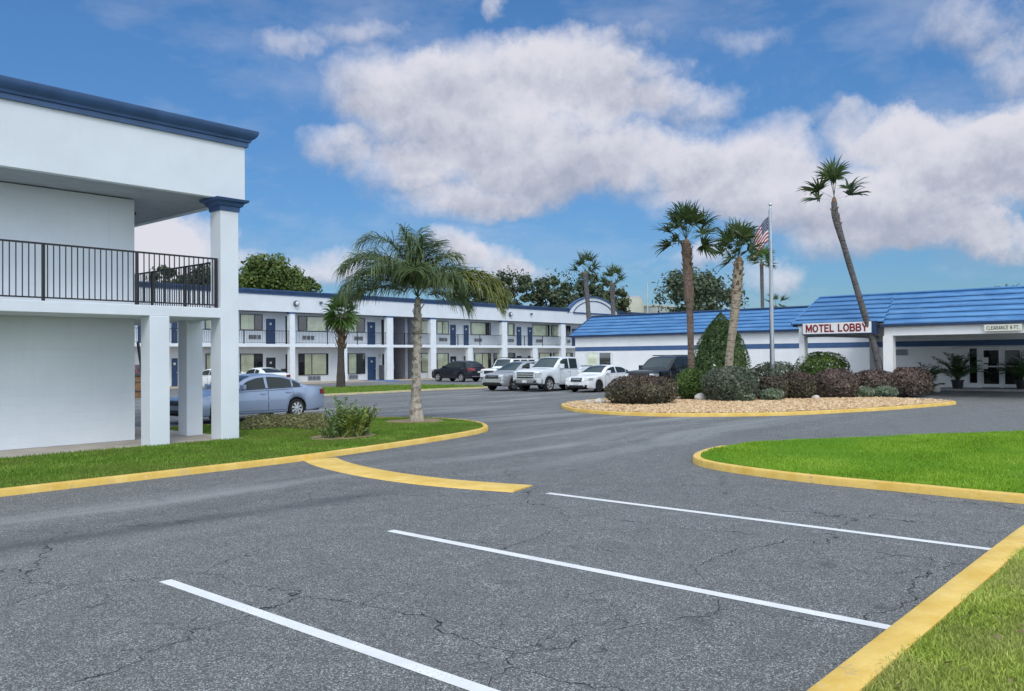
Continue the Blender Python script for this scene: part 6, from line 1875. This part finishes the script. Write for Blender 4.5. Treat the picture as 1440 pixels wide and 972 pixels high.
# flag hanging in slack folds
fl = thing('flag', 'stars and stripes flag hanging slack from the flagpole', 'flag', (fb.x, fb.y, fz(303)))
M['flag_red'] = simple('flag_red', (0.32, 0.025, 0.035), 0.8); M['flag_white'] = simple('flag_white', (0.66, 0.64, 0.64), 0.8); M['flag_blue'] = simple('flag_blue', (0.03, 0.045, 0.12), 0.8)
hoist, fly = 1.15, 2.0
rl = Vector((-RIGHT.x, -RIGHT.y, 0)).normalized(); fw_ = Vector((FWD.x, FWD.y, 0)).normalized()


def flag_pt(a, b):
    """a along the fly 0..1, b down the hoist 0..1: the cloth sags and gathers under its own weight"""
    along = 0.10 + 0.58 * a ** 0.85 * fly * 0.62
    sag = 1.05 * a ** 1.15
    wav = 0.10 * math.sin(a * 9.5 + b * 1.4) * (0.25 + a)
    return Vector((fb.x, fb.y, fz(301.5))) + rl * (along + 0.05 * math.sin(b * 5 + a * 3) * a) + fw_ * wav - Vector((0, 0, hoist * b * (1 - 0.1 * a) + sag))


nx_, ny_ = 30, 26
m = MB(); vv = [flag_pt(i / nx_, j / ny_) for j in range(ny_ + 1) for i in range(nx_ + 1)]
o = len(m.v); m.v.extend([tuple(p) for p in vv])
for j in range(ny_):
    for i in range(nx_):
        s_ = j // 2; canton = s_ < 7 and i < nx_ * 0.4
        m.f.append((j * (nx_ + 1) + i, j * (nx_ + 1) + i + 1, (j + 1) * (nx_ + 1) + i + 1, (j + 1) * (nx_ + 1) + i)); m.mi.append(2 if canton else (0 if s_ % 2 == 0 else 1))
cl = m.build('cloth', [M['flag_red'], M['flag_white'], M['flag_blue']], fl, smooth=80, recalc=False)
m = MB()
for r_ in range(9):
    for c_ in range(6 if r_ % 2 == 0 else 5):
        a0 = 0.4 * (c_ + (0.5 if r_ % 2 == 0 else 1.0)) / 6; b0 = 7 / 13 * (r_ + 0.6) / 9.2
        c = flag_pt(a0, b0); e1 = (flag_pt(a0 + 0.01, b0) - c).normalized(); e2 = (flag_pt(a0, b0 + 0.01) - c).normalized(); nn = e1.cross(e2).normalized()
        for sg in (1, -1):
            ring = [c + nn * 0.004 * sg + (e1 * math.sin(q * PI / 5) - e2 * math.cos(q * PI / 5)) * (0.027 if q % 2 == 0 else 0.011) for q in range(10)]
            m.add(ring, [tuple(range(10))])
m.build('stars', M['flag_white'], cl, recalc=False)

# distant tower block and sheds
x, y = at_px(889, 150); k = pxm(150); hor = 506 - 0.0088 * 900
bt = thing('distant_building', 'beige far building with a rounded tower behind the lobby roof', 'building', (x, y, 0))
m = MB(); zt = EYE + (hor - 416.5) / k; m.lathe([(17 / k, 0), (17 / k, zt - 0.7), (15.5 / k, zt - 0.69), (15.5 / k, zt)], (x, y, 0), seg=32); m.build('tower', M['beige'], bt, smooth=40)
m = MB(); m.lathe([(13 / k, zt + 0.001), (13 / k, zt + 0.35), (0, zt + 0.36)], (x, y, 0), seg=24); m.build('roof', M['lilac_wall'], bt)
x2, y2 = at_px(921, 154); z2 = EYE + (hor - 428) / k; m = MB(); m.box(x2 - 3.2, x2 + 3.2, y2 - 2.4, y2 + 2.4, 0, z2); m.build('low_block', M['grey_far'], bt)
m = MB(); m.box(x2 - 3.35, x2 + 3.35, y2 - 2.55, y2 + 2.55, z2 + 0.001, z2 + 0.3); m.build('coping', M['beige'], bt)


def lamp_pole(label, px, ytop, depth, r, arm, name='street_lamp', cat='street lamp'):
    x, y = at_px(px, depth); z = EYE + (506 - 0.0088 * px - ytop) / pxm(depth)
    t = thing(name, label, cat, (x, y, 0), 0, None)
    m = MB(); m.tube([(x, y, 0), (x, y, z)], [r, r * 0.6], 8); m.build('pole', M['steel'], t, smooth=50)
    if arm:
        e = Vector((x, y, z)) + RIGHT * arm; m = MB(); m.tube([(x, y, z - 0.2), Vector((x, y, z + 0.1)) + RIGHT * arm * 0.4, e], 0.05, 6); m.build('arm', M['steel'], t)
        m = MB(); m.box(e.x - 0.1, e.x + 0.7 * RIGHT.x, e.y - 0.35, e.y + 0.1, e.z - 0.1, e.z + 0.06); m.build('lamp_head', M['machine'], t, bevel=0.02)
    else:
        m = MB()
        for q in (-0.25, -0.8):
            A = Vector((x, y, z + q)); m.tube([A - RIGHT * 0.9, A + RIGHT * 0.9], 0.06, 5)
        m.build('crossarm', M['bark'], t)
    return t


lamp_pole('thin grey street lamp behind the lobby roof, next to the beige tower', 911.5, 394, 140, 0.16, 0.8)
lamp_pole('far utility pole with crossarms behind the lobby roof, by the curving palm', 1047, 415, 150, 0.13, 0, 'utility_pole', 'utility pole')
# exhaust fitting on the canopy roof
p = PU(1413, 409, 42.5); m = MB()
for q in range(7):
    a = q * 0.9; m.tube([(42.5, p.y, 4.73), (42.5 + 0.1 * math.sin(a), p.y + 0.35 * math.cos(a), 4.82 + 0.09 * (q % 3)), (42.5 + 0.1 * math.sin(a), p.y + 0.62 * math.cos(a), 4.84 + 0.05 * (q % 4))], 0.012, 4)
o = m.build('twig_tuft', M['bark']); reorigin(o, (42.5, p.y, 4.73)); tag(o, 'tuft of dead twigs on the edge of the canopy roof', 'twigs')


# ================================================================== sky, sun, camera
SUN_EL = R(47); SUN_AZ = math.atan2(-0.74, -0.67)          # direction towards the sun, behind the photographer
world = bpy.data.worlds.new("World"); scene.world = world; world.use_nodes = True
nt = world.node_tree; nt.nodes.clear()
wout = nt.nodes.new('ShaderNodeOutputWorld'); bg = nt.nodes.new('ShaderNodeBackground')
sky = nt.nodes.new('ShaderNodeTexSky'); sky.sky_type = 'NISHITA'; sky.sun_disc = False
sky.sun_elevation = SUN_EL; sky.sun_rotation = PI / 2 - SUN_AZ; sky.air_density = 1.0; sky.dust_density = 0.6; sky.ozone_density = 1.6
gen = nt.nodes.new('ShaderNodeTexCoord').outputs['Generated']
nrm = N(nt, 'ShaderNodeVectorMath', operation='NORMALIZE'); L(nt, gen, nrm.inputs[0])
sx = nt.nodes.new('ShaderNodeSeparateXYZ'); L(nt, nrm.outputs[0], sx.inputs[0])
az = mathn(nt, 'ARCTAN2', sx.outputs[1], sx.outputs[0]); el = mathn(nt, 'ARCSINE', sx.outputs[2])
cmb = nt.nodes.new('ShaderNodeCombineXYZ'); L(nt, az, cmb.inputs[0]); L(nt, el, cmb.inputs[1])
# ragged edges: the bearing is shaken by noise of the view direction
d1 = noise(nt, nrm.outputs[0], 9.0, 6.0, 0.62); d2 = noise(nt, nrm.outputs[0], 42.0, 5.0, 0.65)
v1 = N(nt, 'ShaderNodeVectorMath', operation='MULTIPLY_ADD'); L(nt, d1.outputs['Color'], v1.inputs[0]); v1.inputs[1].default_value = (0.13, 0.085, 0); v1.inputs[2].default_value = (-0.065, -0.0425, 0)
v2 = N(nt, 'ShaderNodeVectorMath', operation='ADD'); L(nt, cmb.outputs[0], v2.inputs[0]); L(nt, v1.outputs[0], v2.inputs[1])
UVW = v2.outputs[0]


def azel(px, py):
    dd = ray(px, py).normalized(); return math.atan2(dd.y, dd.x), math.asin(dd.z)


#        px   py   rx   ry  weight
BLOBS = [(560, 118, 115, 50, 1.1), (680, 105, 110, 58, 1.2), (800, 92, 110, 52, 1.2), (890, 118, 105, 48, 1.1), (980, 150, 75, 40, 0.9), (620, 175, 140, 62, 1.2), (780, 185, 190, 75, 1.3), (720, 245, 170, 60, 1.2), (880, 240, 150, 58, 1.1),
         (478, 205, 52, 40, 0.9), (560, 240, 80, 42, 0.9), (660, 285, 130, 30, 0.8), (1000, 235, 90, 60, 1.0), (1090, 212, 68, 60, 1.0), (1120, 285, 130, 60, 1.1), (1000, 290, 120, 34, 0.8), (1230, 185, 70, 34, 0.9), (1330, 205, 130, 56, 1.1), (1430, 220, 110, 60, 1.1),
         (1290, 285, 150, 60, 1.0), (1210, 345, 90, 28, 0.7), (1370, 335, 90, 30, 0.9), (405, 58, 62, 32, 0.72), (520, 42, 85, 30, 0.72), (680, 8, 30, 24, 0.8), (915, 52, 60, 22, 0.5), (1050, 48, 70, 20, 0.35), (1380, 30, 95, 45, 0.95), (1440, 95, 60, 50, 0.95), (1180, 160, 60, 16, 0.35),
         (430, 372, 120, 34, 1.0), (640, 345, 50, 34, 1.0), (690, 372, 75, 42, 1.1), (760, 395, 80, 36, 0.8), (985, 368, 60, 22, 0.9), (1085, 392, 60, 30, 0.9), (900, 365, 40, 9, 0.4), (245, 350, 100, 80, 1.5), (100, 330, 160, 70, 1.2),
         (1270, 265, 270, 115, 0.42), (900, 60, 260, 60, 0.26), (500, 130, 190, 110, 0.32), (1150, 120, 160, 70, 0.26), (560, 320, 200, 50, 0.30), (1200, 330, 260, 60, 0.30), (720, -120, 420, 60, 0.8), (1700, 120, 180, 120, 1.1), (1650, 330, 160, 60, 1.0), (-300, 200, 260, 90, 1.0), (-200, -200, 300, 80, 0.9), (1800, -250, 300, 90, 0.9)]
W_ = S_ = None
for (px, py, rx, ry, wt) in BLOBS:
    a, e = azel(px, py); k = 1.0 / FOC * (1.0 if 0 <= px <= 1440 else 0.8)
    ce = math.cos(e)
    sub = N(nt, 'ShaderNodeVectorMath', operation='SUBTRACT'); L(nt, UVW, sub.inputs[0]); sub.inputs[1].default_value = (a, e, 0)
    mul = N(nt, 'ShaderNodeVectorMath', operation='MULTIPLY'); L(nt, sub.outputs[0], mul.inputs[0]); mul.inputs[1].default_value = (1 / (rx * k / ce), 1 / (ry * k), 0)
    dot = N(nt, 'ShaderNodeVectorMath', operation='DOT_PRODUCT'); L(nt, mul.outputs[0], dot.inputs[0]); L(nt, mul.outputs[0], dot.inputs[1])
    w = mathn(nt, 'SUBTRACT', 1.0, dot.outputs['Value'], clamp=True); w = mathn(nt, 'MULTIPLY', w, wt)
    sy = nt.nodes.new('ShaderNodeSeparateXYZ'); L(nt, mul.outputs[0], sy.inputs[0])
    ws = mathn(nt, 'MULTIPLY', w, mathn(nt, 'ADD', sy.outputs[1], 2.5) if px in (245, 100) else sy.outputs[1])
    W_ = w if W_ is None else mathn(nt, 'ADD', W_, w); S_ = ws if S_ is None else mathn(nt, 'ADD', S_, ws)
dens = mathn(nt, 'ADD', W_, mathn(nt, 'MULTIPLY', mathn(nt, 'SUBTRACT', d2.outputs[0], 0.5), 0.55))
dens = mathn(nt, 'ADD', dens, mathn(nt, 'MULTIPLY', mathn(nt, 'SUBTRACT', d1.outputs[0], 0.5), 0.9))
wisp = noise(nt, vscale(nt, nrm.outputs[0], (1, 1, 2.6)), 5.0, 6.0, 0.6)
alpha = maprange(nt, dens, 0.12, 1.40, 0.0, 0.95, True)
alpha = mathn(nt, 'MULTIPLY', alpha, maprange(nt, W_, 0.0, 0.16))
thin = mathn(nt, 'MULTIPLY', maprange(nt, wisp.outputs[0], 0.46, 0.74), 0.30)
alpha = mathn(nt, 'MAXIMUM', alpha, thin)
# lit crowns, lilac-grey bellies: thickness and height in the heap
lit = mathn(nt, 'DIVIDE', S_, mathn(nt, 'MAXIMUM', W_, 0.05))
lit = mathn(nt, 'ADD', lit, mathn(nt, 'MULTIPLY', mathn(nt, 'SUBTRACT', d2.outputs[0], 0.5), 0.9))
lit = mathn(nt, 'SUBTRACT', lit, mathn(nt, 'MULTIPLY', maprange(nt, W_, 0.9, 2.6), 0.35))
lit = mathn(nt, 'ADD', lit, mathn(nt, 'MULTIPLY', mathn(nt, 'SUBTRACT', d1.outputs[0], 0.5), 1.4))
shade = maprange(nt, lit, -0.95, 0.40, 0.0, 1.0, True)
FILL_LO, FILL_HI = (5.2, 6.0, 7.0), (7.6, 8.5, 9.4)  # dull and bright tones of the added fill cloud
ccol = mixc(nt, shade, (1.75, 1.92, 2.45), (3.65, 3.62, 3.95))
tcol = mixc(nt, maprange(nt, el, 0.02, 0.34, 0.0, 1.0), (0.19, 0.29, 0.40), (0.25, 0.43, 0.59))
tint = mixc(nt, 1.0, sky.outputs[0], tcol, 'MULTIPLY')
full = mixc(nt, alpha, tint, ccol)
# bright cloud added out of view, behind and overhead, as fill light
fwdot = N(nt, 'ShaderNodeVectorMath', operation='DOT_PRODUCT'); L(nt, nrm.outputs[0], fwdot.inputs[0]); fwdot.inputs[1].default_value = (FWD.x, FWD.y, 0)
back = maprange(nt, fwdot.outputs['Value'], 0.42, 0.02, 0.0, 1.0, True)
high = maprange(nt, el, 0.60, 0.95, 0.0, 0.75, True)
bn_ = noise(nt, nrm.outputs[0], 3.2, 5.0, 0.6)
fill_cloud = mathn(nt, 'MULTIPLY', mathn(nt, 'MAXIMUM', back, high), maprange(nt, bn_.outputs[0], 0.30, 0.58, 0.55, 1.0, True))
bcol = mixc(nt, maprange(nt, bn_.outputs[0], 0.35, 0.7), FILL_LO, FILL_HI)
full = mixc(nt, fill_cloud, full, bcol)
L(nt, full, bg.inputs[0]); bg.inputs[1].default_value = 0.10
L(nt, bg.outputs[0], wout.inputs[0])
world.cycles.sampling_method = 'MANUAL'; world.cycles.sample_map_resolution = 1024

sun = bpy.data.lights.new('sun', 'SUN'); sun.energy = 0.7; sun.angle = R(20); sun.color = (1.0, 0.955, 0.88)
so = bpy.data.objects.new('sun', sun); COL.objects.link(so)
sd = Vector((math.cos(SUN_EL) * math.cos(SUN_AZ), math.cos(SUN_EL) * math.sin(SUN_AZ), math.sin(SUN_EL)))
so.rotation_euler = sd.to_track_quat('Z', 'Y').to_euler(); so.location = (0, 0, 30)

cam = bpy.data.cameras.new('camera'); cam.sensor_width = 36.0; cam.lens = 36.0 * FOC / 1440.0; cam.clip_start = 0.05; cam.clip_end = 4000
co = bpy.data.objects.new('camera', cam); COL.objects.link(co)
mw = Matrix((RIGHT, UP, -FWD)).transposed().to_4x4(); mw.translation = EYEP; co.matrix_world = mw
scene.camera = co

vs_ = scene.view_settings
vs_.view_transform = 'Standard'; vs_.look = 'None'; vs_.gamma = 1.0; vs_.use_curve_mapping = False; vs_.exposure = 1.05
scene.render.engine = 'CYCLES'
scene.cycles.use_denoising = True
scene.cycles.max_bounces = 6; scene.cycles.diffuse_bounces = 3; scene.cycles.glossy_bounces = 3; scene.cycles.transparent_max_bounces = 8
